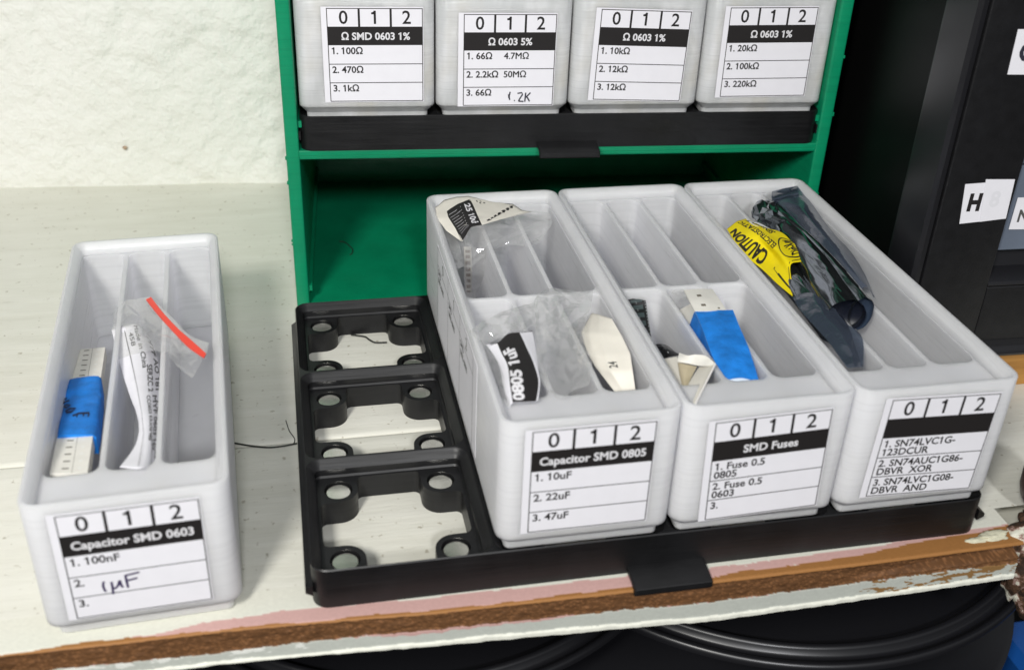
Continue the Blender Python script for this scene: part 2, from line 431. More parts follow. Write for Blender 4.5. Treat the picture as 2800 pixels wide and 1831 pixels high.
# rusty spot on the wall
mb = MB()
p0 = Vector(cabw(-77.05, 112.6, 17.1))
ring = lambda r, dy: [(p0.x + r * (1 + .2 * math.sin(3 * a)) * math.cos(a), p0.y + dy, p0.z + r * .8 * math.sin(a)) for a in [2 * math.pi * k / 18 for k in range(18)]]
mb.loft([ring(1.0, .6), ring(.9, .1), ring(.45, -.35)])
tag(mb.build('nail', simple('rusty_nail', (.38, .27, .19), .7, .3, var=.4, vscale=900)), 'small rusty nail head in the cream wall at left', 'nail')

# shelf: two painted planks, front one with a worn nose
mb = MB()
sh = empty('shelf'); tag(sh, 'cream painted wooden shelf with chipped front edge', 'shelf', kind='structure')
prof_top = [(66.1, -2), (65.9, -.5), (65.2, -.02), (64.2, .18), (60, .1), (40, 0), (8, 0)]
x0s, x1s = -240, 178
mb.loft([[(x, y, z) for x, (y, z) in ((xx, q) for q in prof_top)] for xx in (x0s, x1s + 160)], closed=False, cap0=False, cap1=False)
yb = cabw(0, 116, 0)[1] + 25
mb.loft([[(xx, 66.3, -6), (xx, 66.35, -.6), (xx, 67.0, -.12), (xx, 68.0, 0), (xx, 150, 0), (xx, yb, 0)] for xx in (x0s, x1s + 160)], closed=False, cap0=False, cap1=False)
mb.box((x0s, 3.5, -9.4), (x1s + 160, yb, -7))
mb.build('plank', M['shelf'], sh, smooth=40)
# nose: flat top, worn round edge, brown core, painted lower edge
NXE = 1000
xs = np.linspace(x0s, x1s, NXE)
interp = lambda *pts: np.interp(xs, [q[0] for q in pts], [q[1] for q in pts])
n1 = (fbm(xs / 7, xs * 0, 31, 4) - .5); n2 = (fbm(xs / 8, xs * 0 + 5, 41, 4) - .5); n3 = (fbm(xs / 2.2, xs * 0 + 9, 51, 4) - .5)
yn = interp((-240, -2.0), (-60, -2.8), (-44, -3.2), (-21, -3.2), (2, -4.1), (26, -5.4), (71, -5.9), (97, -6.2), (134, -6.2), (180, -5.6))
zbt = interp((-240, -10.2), (-21, -9.7), (26, -10.0), (69, -11.4), (95, -12.6), (131, -12.0), (180, -11.6))
NF, NR, NV = 34, 8, 44
PYc, PZc, Kc = [], [], []
tf = np.linspace(0, 1, NF, endpoint=False)
RAD = .8
cols_y, cols_z = [], []
for t in tf: cols_y.append(8 + (yn + RAD - 8) * t); cols_z.append(0 * xs)
for k in range(NR):
    a_ = math.radians(90 * k / NR); cols_y.append(yn + RAD - RAD * math.sin(a_)); cols_z.append(-RAD + RAD * math.cos(a_) + 0 * xs)
for k in range(NV + 1):
    t = k / NV; cols_y.append(yn + 0 * xs); cols_z.append(-RAD + (zbt + RAD) * t)
PY = np.stack(cols_y, 1); PZ = np.stack(cols_z, 1); NP = PY.shape[1]
XX = xs[:, None].repeat(NP, 1)
step = np.hypot(np.diff(PY, axis=1), np.diff(PZ, axis=1)); AA = np.concatenate([np.zeros((NXE, 1)), np.cumsum(step, 1)], 1) - 8.0   # arc length from y = 0
arcn = -yn - .35                                  # arc at the nose (z about -0.4)
b_pink = -interp((-240, -2.5), (-60, -2.5), (-52, -1.9), (-44, -2.1), (-30, -1.4), (-22, .1), (-10, .5), (2, .5), (26, -.4), (72, -1.0), (98, -1.5), (120, -1.2), (140, -.8), (150, .5), (180, 2)) + n1 * 1.5
b_or = -interp((-240, -2.2), (-60, -2.3), (-48, -1.9), (-40, -2.2), (-30, -2.7), (-21, -2.9), (-12, -3.3), (2, -3.6), (14, -3.6), (26, -4.6), (71, -4.9), (97, -4.2), (120, -3.7), (136, -2.8), (150, -1.2), (180, 1)) + n2 * 1.5
b_br = arcn + interp((-240, .5), (-40, .5), (26, .5), (71, .7), (180, .8)) + n3 * .35
b_gr = arcn + interp((-240, 6.2), (-44, 6.0), (-21, 6.6), (2, 5.6), (26, 5.3), (70, 6.0), (96, 6.7), (133, 6.2), (180, 6.8)) + n3 * 1.1
b_rg = arcn + .45 - zbt - interp((-240, 1.2), (0, 1.2), (40, 1.9), (180, 1.9)) + (fbm(xs / 3, xs * 0 + 2, 61, 3) - .5) * .8
white = np.array((.72, .72, .63)); pink = np.array((.60, .375, .345)); orange = np.array((.33, .150, .045)); brown = np.array((.135, .062, .025)); grey = np.array((.50, .52, .47)); ridge = np.array((.76, .76, .67))
colr = np.zeros((NXE, NP, 3)); colr[:] = white
bl_ = np.clip((PY - 1.0) / 5.0, 0, 1)[:, :, None]; colr = colr * (1 - bl_) + np.array((.72, .71, .62)) * bl_
b_pink = np.minimum(b_pink, b_or)
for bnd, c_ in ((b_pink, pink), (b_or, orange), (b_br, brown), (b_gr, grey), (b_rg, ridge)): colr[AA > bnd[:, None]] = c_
isbr = (AA > b_br[:, None]) & (AA < b_gr[:, None]); isgr = (AA > b_gr[:, None]) & (AA < b_rg[:, None])
g = fbm(XX / 6, AA * 1.2, 71, 4)
colr *= (1 - .35 * np.clip((g - .52) * 4, 0, 1) * isbr)[:, :, None]
sp = fbm(XX / .45, AA / .35, 72, 2); colr[isbr & (sp > .70)] *= .5; colr[isbr & (sp < .27)] *= 1.7
pk2 = (AA > b_gr[:, None]) & (AA < (b_gr + interp((-240, 0), (8, 0), (20, .9), (50, .5), (64, 0), (180, 0)) + n1 * .4)[:, None]); colr[pk2] = pink * .9
fl = (fbm(XX / 3.5, AA / 1.1, 77, 4) > .57) & isgr & (XX < 10); colr[fl] = (.74, .75, .70)
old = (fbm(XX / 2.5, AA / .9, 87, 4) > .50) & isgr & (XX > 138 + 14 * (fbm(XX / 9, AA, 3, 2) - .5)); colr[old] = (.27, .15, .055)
fw = (fbm(XX / 2.0, AA / 1.0, 91, 3) > .66) & (AA > b_pink[:, None]) & (AA < b_or[:, None]) & (XX > 84) & (XX < 118); colr[fw] = white
prox = np.clip((AA - b_br[:, None]) / .5, 0, 1) * np.clip((b_gr[:, None] - AA) / .6, 0, 1)
off = np.where(AA < b_pink[:, None], .20, np.where(AA < b_or[:, None], .10, 0.0)) + np.where(AA > b_gr[:, None], .16, 0.0)
off = off + (fbm(XX / 1.0, AA / .8, 99, 3) - .5) * .55 * prox + (fbm(XX / 3, AA / 2, 98, 2) - .6) * .4 * prox
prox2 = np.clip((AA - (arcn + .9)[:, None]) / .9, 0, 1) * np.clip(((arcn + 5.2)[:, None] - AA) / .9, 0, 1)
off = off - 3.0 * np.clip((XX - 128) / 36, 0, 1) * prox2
off = off + ((fbm(XX / 2.5, AA * 0, 44, 3) - .35) * .45 + .35) * np.clip((AA - b_rg[:, None]) / .5, 0, 1)
vert = np.clip((AA - (arcn - .5)[:, None]) / 1.0, 0, 1); fade = np.clip((AA + 7.8) / 2, 0, 1)
PYn = PY - off * vert; PZn = PZ + (off - .20) * (1 - vert) * fade * .4
PYb = np.stack([PYn[:, -1] + .5, yn + 14], 1); PZb = np.stack([zbt - .25, zbt - .25], 1)
PYn = np.concatenate([PYn, PYb], 1); PZn = np.concatenate([PZn, PZb], 1); XX = xs[:, None].repeat(NP + 2, 1)
colr = np.concatenate([colr, colr[:, -1:], colr[:, -1:]], 1); NP += 2
mb = MB()
mb.add(list(zip(XX.ravel(), PYn.ravel(), PZn.ravel())), [(i * NP + j, i * NP + j + 1, (i + 1) * NP + j + 1, (i + 1) * NP + j) for i in range(NXE - 1) for j in range(NP - 1)])
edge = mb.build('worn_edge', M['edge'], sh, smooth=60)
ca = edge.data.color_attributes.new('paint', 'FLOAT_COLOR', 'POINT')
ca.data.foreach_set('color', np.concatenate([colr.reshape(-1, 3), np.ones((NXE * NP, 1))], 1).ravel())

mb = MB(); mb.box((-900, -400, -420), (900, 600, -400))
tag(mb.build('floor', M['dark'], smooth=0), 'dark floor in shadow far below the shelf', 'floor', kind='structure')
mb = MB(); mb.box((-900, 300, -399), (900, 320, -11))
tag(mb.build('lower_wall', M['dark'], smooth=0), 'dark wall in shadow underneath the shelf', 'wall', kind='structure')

# ------------------------------------------------------------------ green cabinet
cab = empty('storage_cabinet', (CX, CY, 0), CYAW)
tag(cab, 'green 3D printed cabinet for sliding trays, standing against the cream wall', 'cabinet')
D = 111.0
def panel(x0, x1, side):
    mb = MB()
    mb.rbox((x0, 0, 0), (x1, D, 168), .7)
    xi = x1 if side < 0 else x0
    for zz in (0, 57, 111):                       # runner ledges for the trays
        a, b = (xi - .1, xi + 1.1) if side < 0 else (xi - 1.1, xi + .1)
        mb.box((a, 1.5, zz + 7.2), (b, D - 3, zz + 9.2))
    # little blobs of plastic on the printed corner
    for k in range(5):
        zz = random.uniform(20, 100); y_ = random.uniform(0, .6); xo = x0 if side < 0 else x1
        mb.rbox((xo - .35, y_, zz), (xo + .35, y_ + .8, zz + random.uniform(.5, 1.4)), .2)
    return mb.build('side_panel', M['green'], cab)
panel(-4.7, -.5, -1); panel(168.2, 172.4, 1)
for z0, z1 in ((0, 2.6), (54.2, 57.0), (108.2, 111.0), (165, 168.3)):
    mb = MB()
    ring = [(0.35, z0), (.15, z0 + .3), (.15, z0 + .9), (.4, z0 + 1.1), (.15, z0 + 1.3), (.15, z1 - .3), (.4, z1), (D - 2.2, z1), (D - 2.2, z0)]
    mb.loft([[(x, y, z) for y, z in ring] for x in (-.6, 168.3)])
    mb.build('shelf_plate', M['green'], cab)
mb = MB(); mb.box((-.6, D - 2.3, 0), (168.3, D - .1, 166)); mb.build('back_panel', M['green'], cab)

# ------------------------------------------------------------------ trays
def cell_opening(ox, oy):
    """plan outline of the opening in the tray floor round four magnet posts"""
    P = []
    lo, hi = 3.3, 38.7; mc = 8.0; pr = 4.9; fr = 1.6
    # one corner path (left-front), going from the left wall to the front wall, then mirrored
    def corner():
        q = []
        q.append((lo, mc + pr + fr))
        for k in range(4):
            a = math.radians(180 + 90 * (k + 1) / 4); q.append((lo + fr + fr * math.cos(a), mc + pr + fr + fr * math.sin(a)))
        q.append((mc, mc + pr))
        for k in range(1, 9):
            a = math.radians(90 - 90 * k / 8); q.append((mc + pr * math.cos(a), mc + pr * math.sin(a)))
        for k in range(4):
            a = math.radians(180 + 90 * k / 4)
            q.append((mc + pr + fr + fr * math.cos(a), lo + fr + fr * math.sin(a)))
        q.append((mc + pr + fr, lo))
        return q
    c0 = corner()
    P += c0
    P += [(42 - x, y) for x, y in reversed(c0)]
    P += [(42 - x, 42 - y) for x, y in c0]
    P += [(x, 42 - y) for x, y in reversed(c0)]
    return [(x + ox, y + oy) for x, y in P]
def circ(cx, cy, r, n=28): return [(cx + r * math.cos(2 * math.pi * k / n), cy + r * math.sin(2 * math.pi * k / n)) for k in range(n)]
def make_tray(root, ny, depth, magnets):
    outer = rr(0, 0, 168, depth, 3.9, 6)
    mb = MB(); cells = [(42 * i, 42 * j) for i in range(4) for j in range(ny)]
    if magnets:
        op = [cell_opening(*c) for c in cells]
        mb.slab(outer, op, 0, 4.9)
        pock = [circ(c[0] + a, c[1] + b, 3.55) for c in cells for a in (8, 34) for b in (8, 34)]
        mb.slab(outer, op + pock, 4.9, 6.75)
    else:
        mb.slab(outer, [], 0, 6.55)
    ins = lambda c, d, r: rr(c[0] + d, c[1] + d, c[0] + 42 - d, min(c[1] + 42, depth) - d, r, 5)
    # tapered socket walls
    top_outer = rr(.25, .25, 168 - .25, depth - .25, 3.7, 6)
    b = MB()
    for c in cells:
        L = [ins(c, 2.95, 1.0), ins(c, 2.3, 1.6), ins(c, 2.3, 1.6), ins(c, .55, 3.4)]
        b.loft([[(x, y, z) for x, y in l] for l, z in zip(L, (6.5, 7.2, 9.0, 10.85))], False, False)
    for f in b.f: mb.f.append(tuple(len(mb.v) + i for i in reversed(f))); mb.m.append(0)
    mb.v += b.v
    rings = [top_outer] + [ins(c, .3, 3.65) for c in cells]
    ol = MB(); ol.loft([[(x, y, z) for x, y in l] for l, z in ((outer, 6.75 if magnets else 6.55), (outer, 10.85), (top_outer, 11.1))], False, False)
    for c in cells: ol.loft([[(x, y, z) for x, y in l] for l, z in ((ins(c, .3, 3.65), 11.1), (ins(c, .55, 3.4), 10.85))], False, False)
    base = len(mb.v); mb.v += ol.v
    for f in ol.f: mb.f.append(tuple(base + i for i in f)); mb.m.append(0)
    flat = [q for r in rings for q in r]; base = len(mb.v); mb.v += [(x, y, 11.1) for x, y in flat]
    for t in tessellate_polygon([[Vector((x, y, 0)) for x, y in r] for r in rings]):
        p0, p1, p2 = (flat[i] for i in t)
        if (p1[0] - p0[0]) * (p2[1] - p0[1]) - (p1[1] - p0[1]) * (p2[0] - p0[0]) < 0: t = (t[0], t[2], t[1])
        mb.f.append(tuple(base + i for i in t)); mb.m.append(0)
    mb.build('frame', M['black'], root, smooth=30)
    # runners
    for xa, xb in ((-1.5, .2), (167.8, 169.6)):
        mb = MB()
        xo = xa if xa < 0 else xb
        xi = xb if xa < 0 else xa
        ring = [(xi, 3.0), (xo, 4.0), (xo, 5.0), (xi, 6.2)]
        mb.loft([[(x, y, z) for x, z in ring] for y in (1.2, depth - 3)]); mb.build('runner', M['black'], root)
    # handle tab
    mb = MB()
    def hs(x, e): return [(x, .3, .35 + e), (x, -3.9, .25 + e), (x, -6.7 + e, -1.2 + e), (x, -7.1 + e, -.8), (x, -7.0 + e, .75 - e), (x, -6.6 + e, 1.1 - e), (x, .3, 2.2 - e)]
    mb.loft([hs(74.2, .25), hs(74.5, 0), hs(93.3, 0), hs(93.6, .25)])
    mb.build('handle', M['black'], root)

tray = empty('drawer_tray', (0, 0, 0))
tag(tray, 'black grid tray pulled out on the shelf, left column empty showing round magnets', 'tray', 'black sliding trays')
make_tray(tray, 3, 126, True)
for j in (0, 1, 2):
    for a in (8, 34):
        for b in (8, 34):
            mb = MB(); mb.disc((a, 42 * j + b), 3.05, 4.92, 6.0)
            mb.build('magnet', M['steel'], tray)
tray2 = empty('drawer_tray', cabw(0, 0, 57.05), CYAW)
tag(tray2, 'black grid tray slid into the green cabinet under four labelled bins', 'tray', 'black sliding trays')
make_tray(tray2, 3, 107, False)

# ------------------------------------------------------------------ bins
BH = 37.4
def bin_body(L):
    mb = MB()
    R = lambda d, z, r=3.75: rr3(.25 + d, .25 + d, 41.75 - d, L - .25 - d, max(r - d, .6), z, 7)
    mb.loft([R(0, 4.75), R(0, 37.2), R(.15, 37.5), R(.45, BH), R(.75, 37.62), R(2.35, 35.95), R(2.5, 35.6), R(2.5, 34.0), R(2.5, 6.6)], True, True)
    y = 0
    while y < L - 1:
        ye = min(y + 42, L)
        F = lambda d, z, r=3.75: rr3(.25 + d, y + .25 + d, 41.75 - d, ye - .25 - d, max(r - d, .6), z, 7)
        mb.loft([F(2.95, 0), F(2.15, .8), F(2.15, 2.6), F(.05, 4.7), F(.05, 4.9)], True, True); y += 42
    return mb
def bin_insert(L, rows):
    outer = rr(.25 + 2.1, .25 + 2.1, 41.75 - 2.1, L - 2.35, 1.6, 3)
    xs_ = [3.0, 14.55, 15.75, 26.25, 27.45, 39.0]
    yl = [(14.6, L - 3.2)] if rows == 1 else [(14.6, L / 2 - .8), (L / 2 + .6, L - 3.2)]
    holes = [rr(xs_[2 * k], a, xs_[2 * k + 1], b, 2.6, 6) for k in range(3) for a, b in yl]
    mb = MB(); mb.slab(outer, holes, 6.0, 33.9)
    # slightly rounded top edges
    return mb

def make_label(parent, u0, v0, rot, title, rows, side=None, hand=None, face_y=.25, extra=None, mi=0, shear=0.0):
    """paper sticker with its table; (u0,v0) = lower left corner of the printed table on the bin's front"""
    c, s_ = math.cos(rot), math.sin(rot)
    def fn_(off):
        def f(u, v):
            q = (u0 + c * u - s_ * v + shear * v, v0 + s_ * u + c * v); return (q[0], face_y - off, q[1])
        return f
    mb = MB()
    f0, f1 = fn_(-.02), fn_(.10)
    cs = [(-1.75, -.35), (28.35, -.3), (28.3, 28.35), (-1.7, 28.4)]
    mb.add([f0(*q) for q in cs] + [f1(*q) for q in cs], [(0, 1, 2, 3), (7, 6, 5, 4), (0, 4, 5, 1), (1, 5, 6, 2), (2, 6, 7, 3), (3, 7, 4, 0)])
    lab = mb.build('label', M['paper'], parent, smooth=0)
    pr = MB(); fp = fn_(.125)
    T = .24
    for v in (0, 5.72, 11.42): put_rect(pr, 0, v - T / 2, 28, v + T / 2, fp)
    put_rect(pr, -T / 2, 0, T / 2, 28, fn_(.128)); put_rect(pr, 28 - T / 2, 0, 28 + T / 2, 28, fn_(.128))
    put_rect(pr, 0, 28 - T, 28, 28, fp)
    put_rect(pr, 0, 17.1, 28, 22.6, fp)
    for k in (1, 2): put_rect(pr, 28 * k / 3 - .32, 22.4, 28 * k / 3 + .32, 27.9, fn_(.131))
    for k, ch in enumerate('012'): put_text(pr, ch, 28 * (k + .5) / 3 + (.1, .0, .0)[k], 23.45, 3.75, fn_(.122), .012, 'CENTER')
    for k, row in enumerate(rows):
        base = 17.1 - 5.7 * k
        lines = row.split('\n')
        for n_, ln in enumerate(lines):
            put_text(pr, ln, .85, base - 2.62 - n_ * 2.45, 1.92, fn_(.122), .0235, sx=1.02, maxw=24)
    if extra:
        for k, tx in extra: put_text(pr, tx, 12.3, 17.1 - 5.7 * k - 2.62, 1.92, fn_(.122), .022)
    pr.build('printing', M['ink'], lab, smooth=0)
    if title:
        wt = MB(); put_text(wt, title, 14.1, 18.75, 2.05, fn_(.15), .028, 'CENTER', maxw=24.5)
        wt.build('heading', M['white_ink'], lab, smooth=0)
    if hand:
        hw = MB()
        for st in hand[1]: put_stroke(hw, st, hand[2], fn_(.16))
        hw.build('handwriting', hand[0], lab, smooth=0)
    return lab

OHM = '\u03a9'
hand_uF = (M['pen'], [[(6.7, 9.3), (6.4, 8.2), (6.5, 7.0), (6.8, 6.4)], [(8.2, 8.9), (8.2, 7.4), (8.1, 5.4)], [(8.2, 7.3), (8.7, 6.9), (9.3, 7.5), (9.9, 9.0)], [(9.9, 9.0), (10.0, 7.6), (10.3, 6.9)],
                    [(11.2, 10.2), (11.2, 8.4), (11.3, 6.6)], [(11.1, 10.1), (12.6, 10.3), (14.1, 10.5)], [(11.3, 8.6), (12.4, 8.8), (13.5, 9.0)]], .52)
hand_12k = (M['pen_dark'], [[(14.6, 4.2), (14.3, 2.9), (14.5, 1.6)], [(14.3, 2.2), (14.1, 3.4)], [(15.9, 1.4), (16.2, 1.4)], [(16.9, 3.7), (18.3, 3.9), (18.5, 3.3), (17.8, 2.2), (17.3, 1.2)], [(17.3, 1.2), (18.9, 1.1)],
                      [(19.5, 3.9), (19.3, 1.0)], [(21.0, 3.9), (19.6, 2.4)], [(19.9, 2.6), (20.8, 1.1)]], .44)

BODY, INSERT = {}, {}
def make_bin(name_loc, rz, L, rows, label, lab):
    root = empty('storage_bin', name_loc, rz); tag(root, label, 'bin', 'translucent white storage bins')
    if L not in BODY: BODY[L] = bin_body(L).build('body', M['bin'] if L > 110 else M['bin_upper'], root, smooth=32).data
    else:
        o = bpy.data.objects.new('body', BODY[L]); COL.objects.link(o); o.parent = root
    k = (L, rows)
    if k not in INSERT: INSERT[k] = bin_insert(L, rows).build('divider', M['bin_insert'], root, smooth=32).data
    else:
        o = bpy.data.objects.new('divider', INSERT[k]); COL.objects.link(o); o.parent = root
    make_label(root, *lab)
    return root
ZB = 9.0
LB = (-56.87, -1.64, 0.05)
bin_l = make_bin((LB[0], LB[1], 0), LB[2], 126, 1, 'translucent bin standing by itself on the shelf left of the tray, labelled Capacitor SMD 0603',
         (7.2, 6.6, 0.0, 'Capacitor SMD 0603', ['1. 100nF', '2.', '3.'], None, hand_uF))
bin_2 = make_bin((42, 0, ZB), 0, 126, 2, 'translucent bin labelled Capacitor SMD 0805, beside the empty column of the black tray',
         (7.25, 7.0, 0.0, 'Capacitor SMD 0805', ['1. 10uF', '2. 22uF', '3. 47uF']))
bin_3 = make_bin((84, 0, ZB), 0, 126, 2, 'translucent bin labelled SMD Fuses, holding a strip wrapped in blue tape',
         (8.4, 5.0, 0.035, 'SMD Fuses', ['1. Fuse 0.5\n0805', '2. Fuse 0.5\n0603', '3.']))
bin_4 = make_bin((126, 0, ZB), 0, 126, 1, 'rightmost translucent bin in the pulled out tray, holding dark antistatic bags',
         (7.6, 6.9, -0.03, None, ['1. SN74LVC1G-\n123DCUR', '2. SN74AUC1G86-\nDBVR  XOR', '3. SN74LVC1G08-\nDBVR  AND']))
UP = [('translucent bin in the cabinet labelled 100\u03a9, 470\u03a9 and 1k\u03a9', (10.0, 6.8, 0.0, OHM + ' SMD 0603 1%', ['1. 100' + OHM, '2. 470' + OHM, '3. 1k' + OHM])),
      ('translucent bin in the cabinet with 1.2K handwritten on its label', (8.5, 5.1, 0.0, OHM + ' 0603 5%', ['1. 66' + OHM, '2. 2.2k' + OHM, '3. 66' + OHM], None, hand_12k, .25, [(0, '4.7M' + OHM), (1, '50M' + OHM)])),
      ('translucent bin in the cabinet with a slightly tilted label listing 10k\u03a9 and 12k\u03a9 twice', (7.6, 6.7, -0.027, OHM + ' 0603 1%', ['1. 10k' + OHM, '2. 12k' + OHM, '3. 12k' + OHM])),
      ('translucent bin in the cabinet labelled 20k\u03a9, 100k\u03a9 and 220k\u03a9', (7.0, 7.2, 0.007, OHM + ' 0603 1%', ['1. 20k' + OHM, '2. 100k' + OHM, '3. 220k' + OHM]))]
for k, (lb, lab) in enumerate(UP):
    make_bin(cabw(42 * k, 0, 57.05 + ZB), CYAW, 106, 1, lb, lab)

# side sticker of the capacitor bin
mb = MB(); fl = lambda off: (lambda u, v: (.25 - off, u, v))
cs = [(30, 6.7), (97.2, 6.7), (97.2, 34.0), (30, 34.0)]
mb.add([fl(-.02)(*q) for q in cs] + [fl(.10)(*q) for q in cs], [(0, 3, 2, 1), (4, 5, 6, 7), (0, 1, 5, 4), (1, 2, 6, 5), (2, 3, 7, 6), (3, 0, 4, 7)])
sl = mb.build('side_label', M['paper'], bin_2, smooth=0)
pr = MB(); fp = fl(.125); ft = lambda u, v: (.25 - .125, 96.4 - u, v)
for u in (0, 19.8, 40.5, 61): put_rect(pr, u - .14, 6.9, u + .14, 33.8, ft)
for v in (33.7, 28.0): put_rect(pr, 0, v - .1, 61, v + .1, ft)
for k in range(3):
    put_text(pr, '012'[k], 20.4 * k + 10, 29.2, 3.2, ft, .01, 'CENTER')
    put_text(pr, 'SMD', 20.4 * k + 1.0, 25.4, 1.8, ft, .014); put_text(pr, '0805-0805', 20.4 * k + 1.0, 22.9, 1.7, ft, .014, maxw=17)
pr.build('printing', M['ink_soft'], sl, smooth=0)

# ------------------------------------------------------------------ sheets
def catmull(P, t):
    n = len(P) - 1; x = min(max(t, 0), 1) * n; i = min(int(x), n - 1); f = x - i
    p0 = P[max(i - 1, 0)]; p1 = P[i]; p2 = P[i + 1]; p3 = P[min(i + 2, n)]
    return .5 * ((2 * p1) + (-p0 + p2) * f + (2 * p0 - 5 * p1 + 4 * p2 - p3) * f * f + (-p0 + 3 * p1 - 3 * p2 + p3) * f ** 3)
def fine_text(txt, bold, step=.16):
    vs, fs = text_geo(txt, 1.0, bold); bm = bmesh.new(); V_ = [bm.verts.new((x, y, 0)) for x, y in vs]
    for f in fs:
        try: bm.faces.new([V_[i] for i in f])
        except ValueError: pass
    for _ in range(4):
        L_ = [e for e in bm.edges if e.calc_length() > step]
        if not L_: break
        bmesh.ops.subdivide_edges(bm, edges=L_, cuts=1); bmesh.ops.triangulate(bm, faces=[f for f in bm.faces if len(f.verts) > 4])
    bm.verts.index_update(); out = ([(v.co.x, v.co.y) for v in bm.verts], [tuple(v.index for v in f.verts) for f in bm.faces]); bm.free(); return out
class Sheet:
    """surface through a grid of control points; rows run along v, columns along u"""
    def __init__(s, ctrl, crumple=0.0, cscale=6.0, seed=1, linear=False):
        s.c = [[Vector(q) for q in r] for r in ctrl]; s.cr = crumple; s.cs = cscale; s.seed = seed; s.lin = linear
    def base(s, u, v):
        g = catmull
        if s.lin:
            def g(P, t):
                n = len(P) - 1; x = min(max(t, 0), 1) * n; i = min(int(x), n - 1); return P[i].lerp(P[i + 1], x - i)
        return g([g(r, u) for r in s.c], v)
    def pt(s, u, v, off=0.0):
        p = s.base(u, v); e = 1e-3
        a = s.base(min(u + e, 1), v) - s.base(max(u - e, 0), v); b = s.base(u, min(v + e, 1)) - s.base(u, max(v - e, 0))
        n = a.cross(b)
        if n.length > 1e-12: n.normalize()
        if n.dot(Vector(CAM_P) - p) < 0: n = -n      # 'front' = the side one sees it from
        d = off
        if s.cr:
            x, y = p.x / s.cs + 3.1 * s.seed, (p.y + .6 * p.z) / s.cs
            r1 = float(fbm(x, y, s.seed, 2)); r2 = float(fbm(x * 1.7 + 5, y * 1.7, s.seed + 3, 2))
            d += s.cr * ((.75 - abs(2 * r1 - .8) * 1.5) * .55 + (.5 - abs(2 * r2 - .8)) * .3)
        return p + n * d
    def facets(s, nu, nv, amp, seed=0, mb=None):
        """stiff clear film: irregular flat facets with sharp creases"""
        rnd = random.Random(seed); mb = mb or MB(); P = []
        for j in range(nv + 1):
            for i in range(nu + 1):
                inn = 0 < i < nu and 0 < j < nv
                u = (i + (rnd.uniform(-.38, .38) if 0 < i < nu else 0)) / nu; v = (j + (rnd.uniform(-.38, .38) if 0 < j < nv else 0)) / nv
                P.append(s.pt(u, v, amp * rnd.uniform(-.6, 1.0) * (1.0 if inn else .5)))
        F = []
        for j in range(nv):
            for i in range(nu):
                a, b, c, d = j * (nu + 1) + i, j * (nu + 1) + i + 1, (j + 1) * (nu + 1) + i + 1, (j + 1) * (nu + 1) + i
                F += [(a, b, c), (a, c, d)] if rnd.random() < .5 else [(a, b, d), (b, c, d)]
        mb.add(P, F); return mb
    def grid(s, nu, nv, th=0.0, mi=0, mb=None, mask=None):
        mb = mb or MB()
        G = lambda off: [s.pt(i / nu, j / nv, off) for j in range(nv + 1) for i in range(nu + 1)]
        F = [(j * (nu + 1) + i, j * (nu + 1) + i + 1, (j + 1) * (nu + 1) + i + 1, (j + 1) * (nu + 1) + i) for j in range(nv) for i in range(nu)
             if mask is None or mask((i + .5) / nu, (j + .5) / nv)]
        mb.add(G(0), F, mi)
        if th:
            mb.add(G(-th), [tuple(reversed(f)) for f in F], mi)
            n = (nu + 1) * (nv + 1); b = len(mb.v) - 2 * n
            rim = [i for i in range(nu + 1)] + [(j + 1) * (nu + 1) - 1 for j in range(1, nv + 1)] + [nv * (nu + 1) + i for i in range(nu - 1, -1, -1)] + [j * (nu + 1) for j in range(nv - 1, 0, -1)]
            if mask is None:
                for k in range(len(rim)):
                    a, c_ = rim[k], rim[(k + 1) % len(rim)]; mb.f.append((b + a, b + n + a, b + n + c_, b + c_)); mb.m.append(mi)
        return mb
    def on(s, off, u0=0, v0=0, du=1, dv=1):
        return lambda a, b: s.pt(u0 + a * du, v0 + b * dv, off)

def lat(a, b, n):                       # helper: row of points
    return [a.lerp(b, k / (n - 1)) for k in range(n)]

# ------------------------------------------------------------------ contents of the left bin
R4 = zoom(120, 780, .32123)
def strip_solid(tl, tr, bl, br, th, n=14, sag=0.0):
    """a stack of tape: top quad and thickness downwards"""
    mb = MB(); loops = []
    nrm = (tr - tl).cross(bl - tl).normalized()
    if nrm.z < 0: nrm = -nrm
    for k in range(n + 1):
        t = k / n; a = tl.lerp(bl, t); b = tr.lerp(br, t); d = nrm * (-sag * 4 * t * (1 - t))
        loops.append([a + d, b + d, b + d - nrm * th, a + d - nrm * th])
    mb.loft(loops); return mb, nrm
# carrier tape stack with blue masking tape
tl, tr = R4(268, 548, 22), R4(522, 524, 22)
bl, br = R4(48, 1600, 31.5), R4(372, 1590, 31.5)
mb, nr = strip_solid(tl, tr, bl, br, 3.2)
root = empty('component_strip', tuple(tl)); tag(root, 'cream component tape strip with a blue tape band marked 100nF, lying in the left bin', 'tape strip')
root.location = (0, 0, 0)
mb.build('tape', M['cream_tape'], root)
sx = Sheet([[tl, tr], [bl, br]], linear=True)
sl_ = MB(); kn = MB()
for k in range(21):
    v = (k + .4) / 21
    put_rect(sl_, .30, v - .004, .48, v + .004, sx.on(.03))
    if k % 1 == 0:
        c = [sx.pt(.77 + .055 * math.cos(a), v + .0085 * math.sin(a), .03) for a in [2 * math.pi * q / 12 for q in range(12)]]
        kn.add(c, [tuple(range(12))])
put_rect(sl_, .575, .0, .585, 1.0, sx.on(.02), n=4)
sl_.build('slots', M['hole'], root, smooth=0); kn.build('sprocket_holes', simple('white_hole', (.80, .79, .74), .5, .4), root, smooth=0)
